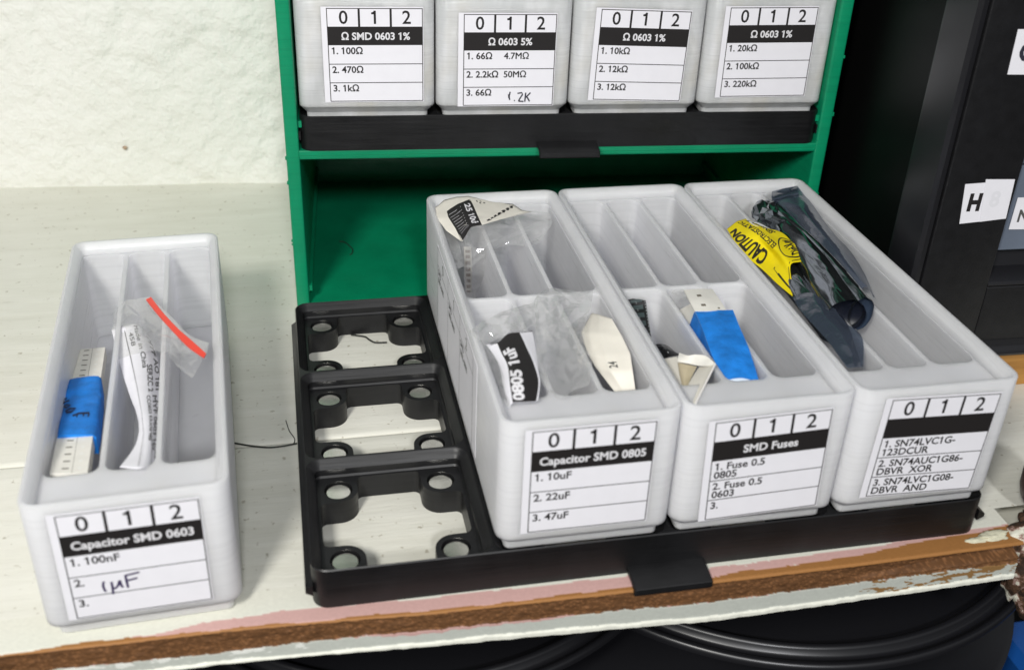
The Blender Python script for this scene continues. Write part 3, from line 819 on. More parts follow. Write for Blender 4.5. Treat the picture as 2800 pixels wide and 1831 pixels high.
# blue band
wv0, wv1 = .275, .735
bq = Sheet([[R4(196, 828, 25.6), R4(490, 792, 25.6)], [R4(150, 980, 27.2), R4(488, 925, 27.0)], [R4(133, 1120, 28.2), R4(470, 1110, 28.0)], [R4(112, 1288, 29.6), R4(440, 1272, 29.4)]])
mb = MB(); loops = []
for k in range(25):
    t = k / 24; L = []
    for q in range(9):
        u = q / 8; p = bq.pt(u, t); edge_ = abs(2 * u - 1) ** 6
        p = p + Vector((0, 0, .55 - .9 * edge_ + (.35 if t < .27 else 0) + .25 * math.sin(9 * t + 3 * u)))
        L.append(p)
    a, b = L[-1], L[0]; L += [a - Vector((0, .4, 4.6)), b - Vector((0, .4, 4.6))]
    loops.append(L)
mb.loft(loops); band = mb.build('blue_band', M['blue_tape'], root, smooth=50)
hw = MB(); hf = lambda a, b: bq.pt(a, b) + Vector((0, 0, .85))
for st in ([(.12, .38), (.2, .36)], [(.13, .44), (.27, .41)], [(.12, .40), (.13, .47)], [(.14, .52), (.22, .49), (.3, .50), (.22, .55), (.14, .52)], [(.2, .62), (.3, .57), (.42, .57), (.34, .63), (.22, .64)],
           [(.38, .70), (.50, .66), (.46, .72)], [(.48, .66), (.72, .66)], [(.60, .66), (.60, .71)], [(.72, .66), (.70, .72)]):
    put_stroke(hw, st, .034, hf)
hw.build('handwriting', M['blue_pen'], band, smooth=0)

# zip bag with printed slip
root = empty('zip_bag'); tag(root, 'clear zip bag with red closing line and printed white slip, in the left bin', 'bag')
slip = Sheet([[R4(575, 372, 32), R4(700, 345, 33.5), R4(800, 330, 33), R4(905, 450, 29)],
              [R4(650, 680, 31), R4(760, 640, 32), R4(880, 620, 31), R4(970, 640, 27)],
              [R4(720, 900, 30.5), R4(800, 900, 32), R4(900, 880, 31), R4(990, 880, 27)],
              [R4(805, 1150, 31.5), R4(850, 1150, 32.5), R4(920, 1150, 31.5), R4(985, 1150, 28)],
              [R4(785, 1345, 32.5), R4(840, 1370, 33), R4(905, 1390, 32.5), R4(970, 1380, 29)],
              [R4(645, 1545, 34.5), R4(790, 1560, 35), R4(880, 1545, 34), R4(950, 1510, 31)]], .25, 5, 4)
sp_ = slip.grid(30, 48, .08).build('paper_slip', M['paper'], root, smooth=180)
pr = MB()
put_stroke(pr, [(.28, .04), (.30, .25), (.33, .38), (.30, .55), (.32, .7), (.36, .97)], .012, slip.on(.06))
def vtext(mb, sh_, txt, u, v, cap_u, len_v, off=.06):
    vs, fs = fine_text(txt, .02)
    wmax = max(x for x, y in vs)
    mb.add([sh_.pt(u - y * cap_u, v + x / wmax * len_v, off) for x, y in vs], fs)
vtext(pr, slip, '458', .36, .06, -.10, .07); vtext(pr, slip, 'Made in China', .52, .02, -.11, .24)
vtext(pr, slip, 'SERZC 2', .62, .24, -.13, .18); vtext(pr, slip, 'MYF AO 181', .82, .05, -.13, .36)
vtext(pr, slip, 'CC0603 KRX7R 9BB', .55, .44, -.10, .30); vtext(pr, slip, 'MYF 0603 16V', .72, .44, -.12, .38); vtext(pr, slip, '104 LOT 23', .86, .46, -.10, .45)
put_stroke(pr, [(.93, .1), (.97, .3), (.98, .5), (.97, .7), (.97, .95)], .02, slip.on(.06)); put_stroke(pr, [(.62, .62), (.72, .8), (.78, .97)], .012, slip.on(.06))
pr.build('printing', M['ink_soft'], sp_, smooth=0)
bag = Sheet([[R4(590, 240, 31), R4(720, 130, 35), R4(870, 112, 38), R4(915, 95, 39)],
             [R4(600, 330, 31), R4(760, 260, 35.5), R4(960, 330, 38), R4(1090, 290, 39.5)],
             [R4(590, 380, 32.5), R4(800, 370, 34), R4(980, 470, 37), R4(1250, 450, 39.5)],
             [R4(640, 640, 31.5), R4(900, 560, 33), R4(1060, 570, 35.5), R4(1385, 585, 39.5)],
             ], .7, 5, 12)
bag.facets(9, 9, .55, 1).build('film', M['film'], root, smooth=0)
bag2 = Sheet([[R4(1080, 300, 39.4), R4(1240, 440, 39.6), R4(1400, 490, 39.6)], [R4(1090, 480, 38), R4(1190, 600, 38.5), R4(1350, 640, 39)], [R4(1060, 600, 36.5), R4(1170, 720, 37), R4(1265, 790, 38)]], .4, 4, 22)
bag2.facets(5, 6, .4, 2).build('film', M['film_clear'], root, smooth=0)
bag3 = Sheet([[R4(900, 95, 39.3), R4(1080, 260, 39.8), R4(1240, 420, 40), R4(1410, 490, 40)], [R4(870, 118, 39), R4(1050, 300, 39.6), R4(1215, 470, 39.8), R4(1385, 590, 39.8)]], .2, 4, 23)
bag3.grid(24, 4).build('film', M['film_clear'], root, smooth=180)
zz = Sheet([[R4(912, 98, 39.7), R4(1000, 215, 40.0), R4(1140, 365, 40.2), R4(1260, 470, 40.1), R4(1380, 578, 40)], [R4(868, 118, 39.6), R4(960, 235, 39.9), R4(1105, 395, 40.1), R4(1230, 520, 40), R4(1362, 612, 39.9)]])
zz.grid(30, 3, .35).build('zip_line', M['red'], root, smooth=40)

# ------------------------------------------------------------------ contents of the capacitor bin
ZA = zoom(1140, 480, .16807); ZQ = zoom(1280, 780, .21849); Z5 = zoom(1140, 480, .45)
root = empty('parts_bag'); tag(root, 'clear bag with a black 10uF sticker draped at the back of the 0805 capacitor bin', 'bag')
lab_ = Sheet([[ZA(300, 525, 45.6), ZA(440, 400, 47.2), ZA(640, 350, 47.8), ZA(830, 338, 47.8), ZA(1000, 375, 47.2), ZA(1220, 432, 46.4)],
              [ZA(330, 700, 45.4), ZA(520, 680, 46.8), ZA(720, 600, 47.6), ZA(930, 560, 47.6), ZA(1180, 520, 46.8), ZA(1560, 470, 45.6)],
              [ZA(480, 900, 45.0), ZA(640, 860, 46.2), ZA(800, 800, 47.0), ZA(1010, 730, 47.2), ZA(1300, 650, 46.4), ZA(1720, 570, 45.0)],
              [ZA(720, 1070, 44.6), ZA(742, 1068, 45.2), ZA(872, 850, 46.4), ZA(1058, 808, 46.6), ZA(1350, 720, 46.0), ZA(1880, 590, 44.6)]], .22, 3, 5, True)
ps = lab_.grid(50, 30, .06).build('paper_label', M['cream'], root, smooth=180)
pr = MB()
def patch(mb, sh_, u0, v0, u1, v1, off, n=14, mi=0, f=None):
    f = f or (lambda u, v: (u, v))
    mb.add([sh_.pt(*f(u0 + (u1 - u0) * i / n, v0 + (v1 - v0) * j / n), off) for j in range(n + 1) for i in range(n + 1)],
           [(j * (n + 1) + i, j * (n + 1) + i + 1, (j + 1) * (n + 1) + i + 1, (j + 1) * (n + 1) + i) for j in range(n) for i in range(n)], mi)
patch(pr, lab_, .18, .22, .6, 1.0, .05, f=lambda u, v: (u + .02 * (1 - v), v - .18 * max(0, (u - .18) / .42) * (1 - v)))
vtext(pr, lab_, 'C1206 X7R', .97, .25, -.06, .1)
for k in range(7):
    u = .68 + .045 * k; put_stroke(pr, [(u, .78 - .06 * k + .02 * (k % 2)), (u + .03, .86 - .075 * k)], .03, lab_.on(.05)); put_stroke(pr, [(u, .86 - .06 * k), (u + .02, .76 - .06 * k)], .02, lab_.on(.05))
for k in range(4): put_rect(pr, .70 + .03 * k, .10 + .05 * (k % 2), .72 + .03 * k, .14 + .05 * (k % 2), lab_.on(.05))
pr.build('printing', M['ink'], ps, smooth=0)
wt = MB()
vs, fs = fine_text('25 10uF', .03); wm = max(x for x, y in vs)
wt.add([lab_.pt(.485 + y * .085, .18 + x / wm * .62, .18) for x, y in vs], fs)
for k in range(9): put_stroke(wt, [(.21 + .003 * k, .30 + .07 * k), (.32, .27 + .07 * k), (.42, .22 + .07 * k)], .006, lab_.on(.10))
wt.build('white_lettering', M['white_ink'], ps, smooth=0)
flap = Sheet([[ZA(742, 1075, 45.2), ZA(870, 855, 46.3), ZA(1062, 815, 46.5), ZA(1450, 700, 45.8), ZA(1880, 590, 44.4), ZA(2160, 640, 43.4)],
              [ZA(760, 1200, 43), ZA(960, 1010, 44.5), ZA(1250, 950, 45), ZA(1600, 840, 44.4), ZA(1950, 760, 43.6), ZA(2190, 790, 42.6)],
              [ZA(775, 1350, 40), ZA(980, 1200, 41), ZA(1300, 1080, 42.5), ZA(1600, 1010, 42.4), ZA(1850, 980, 42), ZA(2080, 950, 41.4)],
              [ZA(785, 1547, 35), ZA(960, 1400, 37), ZA(1300, 1180, 40), ZA(1500, 1140, 40.6), ZA(1760, 1160, 40.4), ZA(1980, 1110, 40)]], .9, 6, 7)
flap.facets(10, 8, .55, 3).build('film', M['film'], root, smooth=0)
col_ = Sheet([[Z5(270, 400, 43), Z5(340, 420, 42), Z5(420, 480, 39)], [Z5(285, 560, 33), Z5(350, 570, 34), Z5(425, 600, 31)], [Z5(290, 660, 23), Z5(360, 670, 24), Z5(428, 680, 22)], [Z5(300, 748, 14), Z5(360, 748, 15), Z5(430, 742, 14)]], .9, 4, 9)
col_.facets(4, 10, .7, 4).build('film', M['film'], root, smooth=0)
reel = Sheet([[Z5(285, 440, 38), Z5(330, 440, 38)], [Z5(290, 600, 27), Z5(335, 600, 27)], [Z5(298, 742, 11.5), Z5(330, 742, 11.5)]], 0, 4, 9)
rt = reel.grid(6, 24, .5).build('tape', M['cream_tape'], root, smooth=60)
ch = MB()
for k in range(9): put_rect(ch, .25, .06 + k * .105, .75, .12 + k * .105, reel.on(.08))
ch.build('components', M['chip_brown'], rt, smooth=0)
back_sh = Sheet([[ZA(300, 540, 44.8), ZA(380, 620, 44)], [ZA(380, 900, 44), ZA(560, 900, 43.6)], [ZA(520, 1250, 43), ZA(700, 1150, 43)], [ZA(620, 1547, 42), ZA(770, 1480, 42)]], .4, 5, 3)
back_sh.facets(4, 8, .4, 5).build('film', M['film'], root, smooth=0)

root = empty('parts_bag'); tag(root, 'crumpled clear bag with black 0805 1uF sticker at the front of the 0805 bin', 'bag')
pap = Sheet([[ZQ(215, 735, 44), ZQ(365, 722, 46), ZQ(500, 610, 47), ZQ(640, 590, 47), ZQ(800, 562, 45.8)],
             [ZQ(310, 860, 44), ZQ(420, 850, 46), ZQ(560, 760, 47.2), ZQ(720, 760, 47), ZQ(845, 760, 45.6)],
             [ZQ(400, 1040, 43.8), ZQ(495, 1000, 46), ZQ(640, 980, 47), ZQ(810, 960, 46.6), ZQ(870, 960, 45.8)],
             [ZQ(440, 1250, 43.8), ZQ(525, 1230, 45.6), ZQ(680, 1220, 46.4), ZQ(880, 1200, 45.8), ZQ(890, 1195, 45.6)],
             [ZQ(520, 1530, 43.4), ZQ(560, 1470, 44.6), ZQ(700, 1460, 45), ZQ(850, 1450, 44.6), ZQ(880, 1430, 44.4)]], .12, 5, 6)
pp = pap.grid(44, 44, .06).build('paper_label', M['paper'], root, smooth=180)
pr = MB(); patch(pr, pap, .25, .0, .75, 1.0, .05, 18); 
put_stroke(pr, [(.0, .01), (.15, .02), (.3, -.0), (.45, .03), (.6, .02), (.8, .0), (1, .01)], .05, pap.on(.05)); pr.build('printing', M['ink'], pp, smooth=0)
wt = MB(); vs, fs = fine_text('0805 1uF', .045); wm = max(x for x, y in vs)
wt.add([pap.pt(.50 - y * .20, .965 - x / wm * .72, .22) for x, y in vs], fs); wt.build('white_lettering', M['white_ink'], pp, smooth=0)
cb = Sheet([[ZQ(20, 610, 46), ZQ(150, 500, 46.5), ZQ(330, 400, 46), ZQ(600, 300, 44.5), ZQ(860, 240, 43.6)],
            [ZQ(120, 690, 46.5), ZQ(250, 590, 47.5), ZQ(420, 520, 47.5), ZQ(640, 440, 46.5), ZQ(880, 400, 45)],
            [ZQ(215, 745, 45.5), ZQ(340, 712, 47), ZQ(480, 620, 48), ZQ(640, 585, 48), ZQ(860, 520, 46)]], 1.3, 5, 31)
cb.facets(11, 7, .8, 6).build('film', M['film'], root, smooth=0)
cb = Sheet([[ZQ(820, 240, 43.8), ZQ(980, 60, 43.4), ZQ(1250, 80, 43.4), ZQ(1560, 110, 43.4)],
            [ZQ(850, 420, 44.8), ZQ(1050, 330, 45.5), ZQ(1300, 330, 44.8), ZQ(1520, 330, 43.8)],
            [ZQ(850, 600, 46), ZQ(1060, 620, 47.5), ZQ(1300, 620, 46.5), ZQ(1440, 560, 44.5)],
            [ZQ(880, 900, 45.6), ZQ(1080, 900, 47.6), ZQ(1330, 930, 46.4), ZQ(1480, 850, 44)],
            [ZQ(930, 1200, 44.6), ZQ(1120, 1180, 46.6), ZQ(1380, 1150, 45.4), ZQ(1520, 1020, 43.4)],
            [ZQ(1130, 1380, 43.6), ZQ(1200, 1420, 44.6), ZQ(1300, 1330, 44.6), ZQ(1500, 1260, 43.2)]], 1.5, 5.5, 33)
cb.facets(9, 15, .95, 7).build('film', M['film'], root, smooth=0)
cb = Sheet([[ZQ(100, 700, 43.5), ZQ(230, 740, 44.6)], [ZQ(230, 960, 43.5), ZQ(380, 960, 44.4)], [ZQ(330, 1200, 43.2), ZQ(470, 1200, 44.2)], [ZQ(440, 1520, 42.9), ZQ(540, 1530, 43.8)]], .8, 4, 35)
cb.facets(4, 10, .6, 8).build('film', M['film'], root, smooth=0)

tg = Sheet([[ZQ(1545, 345, 41), ZQ(1640, 365, 43), ZQ(1800, 418, 44.5)], [ZQ(1415, 590, 40.5), ZQ(1640, 600, 42.6), ZQ(1930, 640, 43.8)], [ZQ(1500, 860, 39.5), ZQ(1720, 880, 41.4), ZQ(2030, 850, 42.6)],
            [ZQ(1590, 1020, 38.5), ZQ(1790, 1080, 40), ZQ(2060, 1060, 41)], [ZQ(1850, 1350, 36), ZQ(1960, 1352, 36.8), ZQ(2100, 1352, 37.6)]], .10, 5, 2, True)
tgo = tg.grid(24, 36, .12).build('paper_tag', M['cream'], None, smooth=180)
tag(tgo, 'cream folded paper tag printed 24, beside the crumpled clear bag', 'paper tag')
pr = MB(); vtext(pr, tg, '24', .68, .70, .18, -.10); pr.build('printing', M['ink_soft'], tgo, smooth=0)

# ------------------------------------------------------------------ contents of the fuse bin
ZP = zoom(1680, 760, .23137)
st = Sheet([[ZP(90, 270, 40.7), ZP(365, 212, 40.0)], [ZP(180, 480, 38.2), ZP(400, 480, 37.6)], [ZP(300, 780, 34.5), ZP(448, 775, 34)]], 0)
so = st.grid(8, 40, .4).build('carrier_tape', M['carrier_black'], None, smooth=40)
tag(so, 'black component carrier tape leaning upright at the left of the fuse bin', 'tape strip', 'black carrier tapes in the fuse bin')
cm = MB()
for k in range(6): put_rect(cm, .35, .06 + .16 * k, .78, .15 + .16 * k, st.on(.06))
cm.build('components', M['chip'], so, smooth=0)
tk = MB()
for k in range(16): put_rect(tk, .90, .03 + .06 * k, .96, .055 + .06 * k, st.on(.06))
for k in range(5): put_text(tk, '2', .52, .14 + .16 * k, .045, st.on(.09), .03)
tk.build('sprocket_holes', simple('pale_print', (.34, .36, .36), .5, .4), so, smooth=0)
st = Sheet([[ZP(430, 800, 32), ZP(560, 782, 35), ZP(640, 815, 34)], [ZP(480, 870, 33), ZP(620, 850, 36), ZP(720, 880, 34)], [ZP(545, 955, 33), ZP(650, 930, 34.5), ZP(775, 905, 33)]], .4, 3, 5)
so = st.grid(20, 20, .5).build('carrier_tape', M['carrier_black'], None, smooth=60)
tag(so, 'curled end of black carrier tape behind the folded cream paper', 'tape strip', 'black carrier tapes in the fuse bin')

root = empty('folded_paper'); tag(root, 'torn folded cream paper tape in the front left of the fuse bin', 'paper')
F1 = Sheet([[ZP(545, 965, 40), ZP(740, 925, 41.5)], [ZP(690, 1200, 41), ZP(770, 1150, 42.5)], [ZP(800, 1400, 41.5), ZP(825, 1370, 42)]], .1, 4, 3)
F1.grid(10, 16, .1).build('leaf', M['cream'], root, smooth=60)
F2 = Sheet([[ZP(725, 995, 41.0), ZP(850, 1015, 40.0), ZP(975, 1045, 40.8)], [ZP(770, 1180, 41.4), ZP(830, 1190, 40.4), ZP(905, 1180, 41.4)], [ZP(815, 1360, 42), ZP(825, 1350, 41.8), ZP(840, 1330, 42)]], .05, 4, 3)
F2.grid(14, 16, .1).build('leaf', simple('tan_paper', (.60, .52, .36), .6, .3, var=.05), root, smooth=60)
F3 = Sheet([[ZP(1000, 1050, 40.9), ZP(1190, 1012, 44)], [ZP(900, 1210, 41.6), ZP(1080, 1230, 43.4)], [ZP(815, 1385, 42.2), ZP(950, 1485, 43)]], .08, 4, 3)
F3.grid(12, 20, .12).build('leaf', M['cream'], root, smooth=60)
F4 = Sheet([[ZP(770, 885, 42), ZP(870, 915, 43), ZP(960, 905, 43.5), ZP(1085, 925, 44), ZP(1195, 1012, 44.2)], [ZP(735, 990, 41.3), ZP(850, 1005, 41.6), ZP(960, 1030, 42), ZP(1080, 1040, 43), ZP(1185, 1020, 44)]], .35, 2.5, 8)
F4.grid(30, 10, .2).build('torn_edge', simple('white_paper_edge', (.74, .72, .66), .6, .3, var=.06), root, smooth=60)
mb = MB(); e0, e1 = ZP(1190, 1015, 44.1), ZP(955, 1480, 43.1)
mb.tube([e0.lerp(e1, k / 8) for k in range(9)], .28, 6); mb.build('edge_fold', simple('white_paper_fold', (.80, .77, .72), .55, .3), root)

root = empty('component_strip'); tag(root, 'cream fuse tape folded under a wide wrap of blue masking tape in the fuse bin', 'tape strip')
tp = Sheet([[ZP(950, 388, 45.0), ZP(1175, 382, 45.4), ZP(1400, 378, 45)], [ZP(1040, 600, 44.6), ZP(1260, 600, 45.2), ZP(1490, 600, 44.6)], [ZP(1140, 880, 43.4), ZP(1370, 870, 44), ZP(1600, 860, 43.4)], [ZP(1290, 1215, 41.4), ZP(1500, 1180, 42.2), ZP(1715, 1240, 41.4)]], .12, 7, 3)
sd_ = Sheet([[ZP(868, 615, 38.5), ZP(950, 388, 45.0)], [ZP(960, 800, 38), ZP(1040, 600, 44.6)], [ZP(1100, 1010, 37), ZP(1140, 880, 43.4)], [ZP(1235, 1200, 36.5), ZP(1290, 1215, 41.4)]], .08, 7, 4)
mb = tp.grid(24, 40); sd_.grid(10, 40, mb=mb)
rs = Sheet([[ZP(1400, 378, 45), ZP(1400, 378, 45) - Vector((0, 0, 7))], [ZP(1490, 600, 44.6), ZP(1490, 600, 44.6) - Vector((0, 0, 7))], [ZP(1600, 860, 43.4), ZP(1600, 860, 43.4) - Vector((0, 0, 7))], [ZP(1715, 1240, 41.4), ZP(1715, 1240, 41.4) - Vector((0, 0, 6))]])
rs.grid(6, 40, mb=mb)
mb.build('blue_wrap', M['blue_tape'], root, smooth=40)
ct = Sheet([[ZP(822, 140, 44.4), ZP(1000, 128, 44.8), ZP(1160, 132, 44.4)], [ZP(885, 265, 45.2), ZP(1060, 250, 45.6), ZP(1235, 240, 45.2)], [ZP(950, 392, 45.1), ZP(1140, 388, 45.5), ZP(1322, 378, 45.1)]], .05, 4, 3)
co = ct.grid(20, 20, .5).build('tape', M['cream_tape'], root, smooth=40)
sl_ = MB(); put_rect(sl_, .34, .30, .47, .38, ct.on(.04)); put_rect(sl_, .32, .68, .45, .76, ct.on(.04)); put_rect(sl_, .74, .84, .80, .90, ct.on(.04)); sl_.build('slots', M['hole'], co, smooth=0)
c2 = Sheet([[ZP(1215, 215, 43.5), ZP(1275, 222, 43.3)], [ZP(1240, 372, 44), ZP(1325, 372, 43.8)]]); c2.grid(4, 4, .3).build('tape', M['paper'], root, smooth=40)
cs_ = Sheet([[ZP(735, 395, 38.5), ZP(905, 300, 43.8)], [ZP(790, 490, 38.2), ZP(945, 395, 44.6)], [ZP(862, 612, 38.4), ZP(948, 430, 43.8)]]); cs_.grid(8, 8, .3).build('tape', M['cream_tape'], root, smooth=40)
cv = Sheet([[ZP(820, 135, 44), ZP(700, 150, 43), ZP(652, 250, 41), ZP(670, 340, 39.6), ZP(735, 395, 38.6)], [ZP(885, 265, 44.8), ZP(800, 240, 43.6), ZP(760, 280, 42), ZP(800, 330, 41), ZP(870, 340, 41)]], .3, 3, 5)
cv.grid(30, 14).build('cover_film', M['film'], root, smooth=180)
en = Sheet([[ZP(1315, 1235, 41.2), ZP(1420, 1165, 42), ZP(1540, 1165, 42.1), ZP(1690, 1225, 41.6)], [ZP(1330, 1262, 40), ZP(1430, 1240, 41), ZP(1540, 1240, 41), ZP(1695, 1262, 40.4)], [ZP(1360, 1300, 38), ZP(1450, 1315, 38), ZP(1560, 1310, 38), ZP(1690, 1290, 38.4)]])
eo = en.grid(20, 14, .3).build('tape_end', simple('pale_blue_tape_end', (.62, .70, .78), .45, .4), root, smooth=60)
sl_ = MB(); put_rect(sl_, .26, .60, .42, .86, en.on(.05)); sl_.build('slots', simple('dark_component', (.06, .05, .07), .4), eo, smooth=0)

# ------------------------------------------------------------------ contents of the right bin
ZE = zoom(1700, 460, .41131); ZY = zoom(1960, 590, .14784)
def bag_tube(path, ra, rb, mat, name, parent, up=None, seed=1, cap=False, n=28, crum=.5):
    """flattened foil sleeve along a path (list of world points); ra across, rb thick"""
    mb = MB(); m_ = len(path); N = 40; loops = []
    P = [Vector(q) for q in path]
    for k in range(N + 1):
        t = k / N; c = catmull(P, t); d = (catmull(P, min(t + .02, 1)) - catmull(P, max(t - .02, 0))).normalized()
        u = (up or Vector((0, 0, 1))); a = d.cross(u).normalized(); b = a.cross(d).normalized()
        A_ = ra(t) if callable(ra) else ra; B_ = rb(t) if callable(rb) else rb; L = []
        for q in range(n):
            an = 2 * math.pi * q / n
            w_ = 1 + crum * .35 * (float(fbm(3 * math.cos(an) + 10 * seed, 7 * t + 2 * math.sin(an), seed, 3)) - .5)
            L.append(c + a * (A_ * math.cos(an) * w_) + b * (B_ * math.sin(an) * w_))
        loops.append(L)
    mb.loft(loops, True, cap)
    o = mb.build(name, mat, parent, smooth=180); return o, loops
# rear smoky bag
root = empty('antistatic_bag'); tag(root, 'smoky grey antistatic bag folded along the right wall of the right bin', 'antistatic bag', 'dark antistatic bags in the right bin')
sm = Sheet([[ZE(1000, 158, 44), ZE(1090, 135, 45.5), ZE(1165, 120, 45.5)], [ZE(1005, 225, 44), ZE(1100, 205, 46), ZE(1200, 165, 45)],
            [ZE(1090, 330, 43), ZE(1190, 280, 46.6), ZE(1270, 250, 44.5)], [ZE(1240, 520, 42), ZE(1340, 440, 46), ZE(1410, 440, 42.5)],
            [ZE(1420, 700, 40), ZE(1500, 640, 43), ZE(1560, 600, 39.5)], [ZE(1560, 830, 38), ZE(1630, 790, 39), ZE(1690, 880, 36)]], .5, 8, 6)
sm.grid(30, 70).build('sleeve', M['film_smoke'], root, smooth=180)
fl_ = Sheet([[ZE(1000, 158, 44.2), ZE(1165, 118, 45.7)], [ZE(1010, 200, 45.6), ZE(1175, 160, 46.6)], [ZE(1020, 215, 44.6), ZE(1180, 185, 45.2)]], .1, 4, 2)
fl_.grid(16, 10).build('folded_top', M['film_smoke'], root, smooth=180)
inn = Sheet([[ZE(1090, 260, 41), ZE(1210, 250, 41)], [ZE(1260, 480, 38), ZE(1390, 440, 38)], [ZE(1440, 720, 35), ZE(1560, 650, 35)], [ZE(1560, 840, 33), ZE(1680, 870, 32)]], .4, 8, 4)
inn.grid(16, 40, .1).build('inner_layer', M['foil_in'], root, smooth=180)
# centre silvery bag, rolled
root = empty('antistatic_bag'); tag(root, 'shiny rolled antistatic bag with its dark open end facing the front', 'antistatic bag', 'dark antistatic bags in the right bin')
o, L = bag_tube([ZE(980, 262, 41), ZE(1120, 440, 43.2), ZE(1285, 660, 44.0), ZE(1490, 985, 43.2)], lambda t: 3.5 + 1.8 * t, lambda t: 2.9 + 2.3 * t, M['foil'], 'sleeve', root, seed=3)
mb = MB(); Lc = [Vector((0, 0, 0))]; last = L[-1]; c = sum(last, Vector()) / len(last)
dirn = (Vector(L[-1][0]) - Vector(L[-3][0])).normalized()
mb.loft([[c + (p - c) * .99 for p in last], [c + (p - c) * .97 - dirn * 2 for p in last]], False, True); mb.build('inside', M['foil_in'], root, smooth=180)
o, L = bag_tube([ZE(1010, 250, 43.2), ZE(1160, 430, 44.4), ZE(1340, 630, 44.4), ZE(1595, 965, 43.6)], lambda t: 1.9 + 1.3 * t, lambda t: 1.8 + 3.2 * t, M['foil'], 'sleeve', root, seed=8)
last = L[-1]; c = sum(last, Vector()) / len(last); dirn = (Vector(L[-1][0]) - Vector(L[-3][0])).normalized(); mb = MB()
mb.loft([[c + (p - c) * .99 for p in last], [c + (p - c) * .97 - dirn * 2 for p in last]], False, True); mb.build('inside', simple('blue_black_inside', (.03, .045, .075), .4), root, smooth=180)
crk = Sheet([[ZE(870, 330, 40), ZE(900, 228, 43.5), ZE(1000, 232, 44.5), ZE(1035, 250, 44)], [ZE(930, 370, 42), ZE(960, 300, 45), ZE(1040, 300, 45.4), ZE(1080, 320, 44)], [ZE(1040, 420, 43), ZE(1060, 370, 45), ZE(1120, 400, 45.2), ZE(1150, 420, 44)]], 1.1, 3, 14)
crk.facets(9, 7, 1.0, 11).build('crumpled_top', M['foil'], root, smooth=0)
# front dark bag under the yellow label
root = empty('antistatic_bag'); tag(root, 'dark antistatic bag carrying the torn yellow caution label', 'antistatic bag', 'dark antistatic bags in the right bin')
o, L = bag_tube([ZE(905, 470, 40), ZE(1060, 650, 41), ZE(1220, 850, 41), ZE(1420, 1100, 40.2)], lambda t: 4.2, lambda t: 3.2 - .6 * t, M['foil'], 'sleeve', root, seed=5, cap=True)
fr_ = Sheet([[ZE(1135, 860, 43.4), ZE(1260, 830, 45), ZE(1420, 940, 45)], [ZE(1200, 960, 43.2), ZE(1330, 960, 45), ZE(1480, 1020, 44.6)], [ZE(1370, 1150, 43), ZE(1470, 1130, 44.6), ZE(1597, 1130, 44.3)], [ZE(1500, 1330, 42.6), ZE(1550, 1326, 43.2), ZE(1603, 1322, 43)]], .5, 6, 9)
fr_.grid(24, 40).build('open_end', M['film_smoke'], root, smooth=180)
fr2 = Sheet([[ZE(1150, 870, 42.6), ZE(1420, 950, 43)], [ZE(1250, 1000, 42.6), ZE(1500, 1040, 43)], [ZE(1505, 1325, 42.2), ZE(1595, 1318, 42.4)]], .5, 6, 9)
fr2.grid(14, 24).build('inner_layer', M['foil_in'], root, smooth=180)
cr2 = Sheet([[ZY(330, 470, 41.5), ZY(470, 560, 43.6), ZY(720, 580, 43.4)], [ZY(420, 590, 41.5), ZY(560, 640, 43), ZY(700, 620, 43)], [ZY(640, 790, 40.5), ZY(760, 860, 41.5), ZY(800, 860, 41.5)]], .9, 2.5, 4)
cr2.facets(6, 6, .7, 12).build('crumpled_fold', M['foil'], root, smooth=0)
fs2 = Sheet([[ZY(640, 650, 42.2), ZY(700, 640, 43)], [ZY(760, 850, 40.8), ZY(860, 980, 41.8)], [ZY(1050, 1280, 37), ZY(1200, 1420, 38)]], .4, 4, 4); fs2.grid(10, 30).build('side_fold', M['film_clear'], root, smooth=180)
# yellow label (printed, torn, wrapped over the bag's ridge)
yl = Sheet([[ZY(190, 250, 44.0), ZY(330, 480, 44.0), ZY(560, 760, 43.6), ZY(870, 1020, 42.8), ZY(1120, 1260, 42.2), ZY(1400, 1492, 41.6)],
            [ZY(280, 180, 45.0), ZY(520, 360, 46.0), ZY(780, 520, 45.4), ZY(1010, 730, 44.2), ZY(1200, 960, 44.0), ZY(1385, 1230, 43.0)],
            [ZY(380, 105, 46.0), ZY(680, 250, 47.3), ZY(900, 420, 47.3), ZY(1110, 620, 46.8), ZY(1260, 790, 46.3), ZY(1365, 915, 45.6)],
            [ZY(470, 75, 46.2), ZY(790, 190, 47.3), ZY(1010, 330, 47.3), ZY(1240, 480, 46.9), ZY(1420, 660, 46.4), ZY(1510, 860, 45.7)],
            [ZY(545, 55, 46.2), ZY(880, 215, 47.0), ZY(1190, 310, 46.9), ZY(1390, 480, 46.5), ZY(1560, 660, 46.2), ZY(1650, 850, 45.6)]], .30, 4, 2)
yo = yl.grid(60, 40, .08).build('caution_label', M['yellow'], root, smooth=180)
pr = MB()
def ltext(txt, u0, u1, v0, v1, bold=.03, off=.05, curve=0.0):
    """lettering running towards the back (u falls), tops towards low v"""
    vs, fs = fine_text(txt, bold); wm = max(x for x, y in vs)
    pr.add([yl.pt(u0 + (u1 - u0) * x / wm, v0 + (v1 - v0) * y + curve * (x / wm) ** 2, off) for x, y in vs], fs)
ltext('CAUTION', .56, .08, .24, .05, .045); ltext('ELECTROSTATIC', .56, .03, .58, .44, .03); ltext('SENSITIVE', .40, .05, .86, .72, .03)
ltext('Digi-Key', .855, .57, .905, .67, .035)
ell = [(.715 + .185 * math.cos(a), .775 + .245 * math.sin(a)) for a in [2 * math.pi * k / 40 for k in range(41)]]
ell = [(u, min(v, .985)) for u, v in ell if v < .985]
put_stroke(pr, ell[-int(len(ell)):], .020, lambda u, v: yl.pt(u, v, .055))
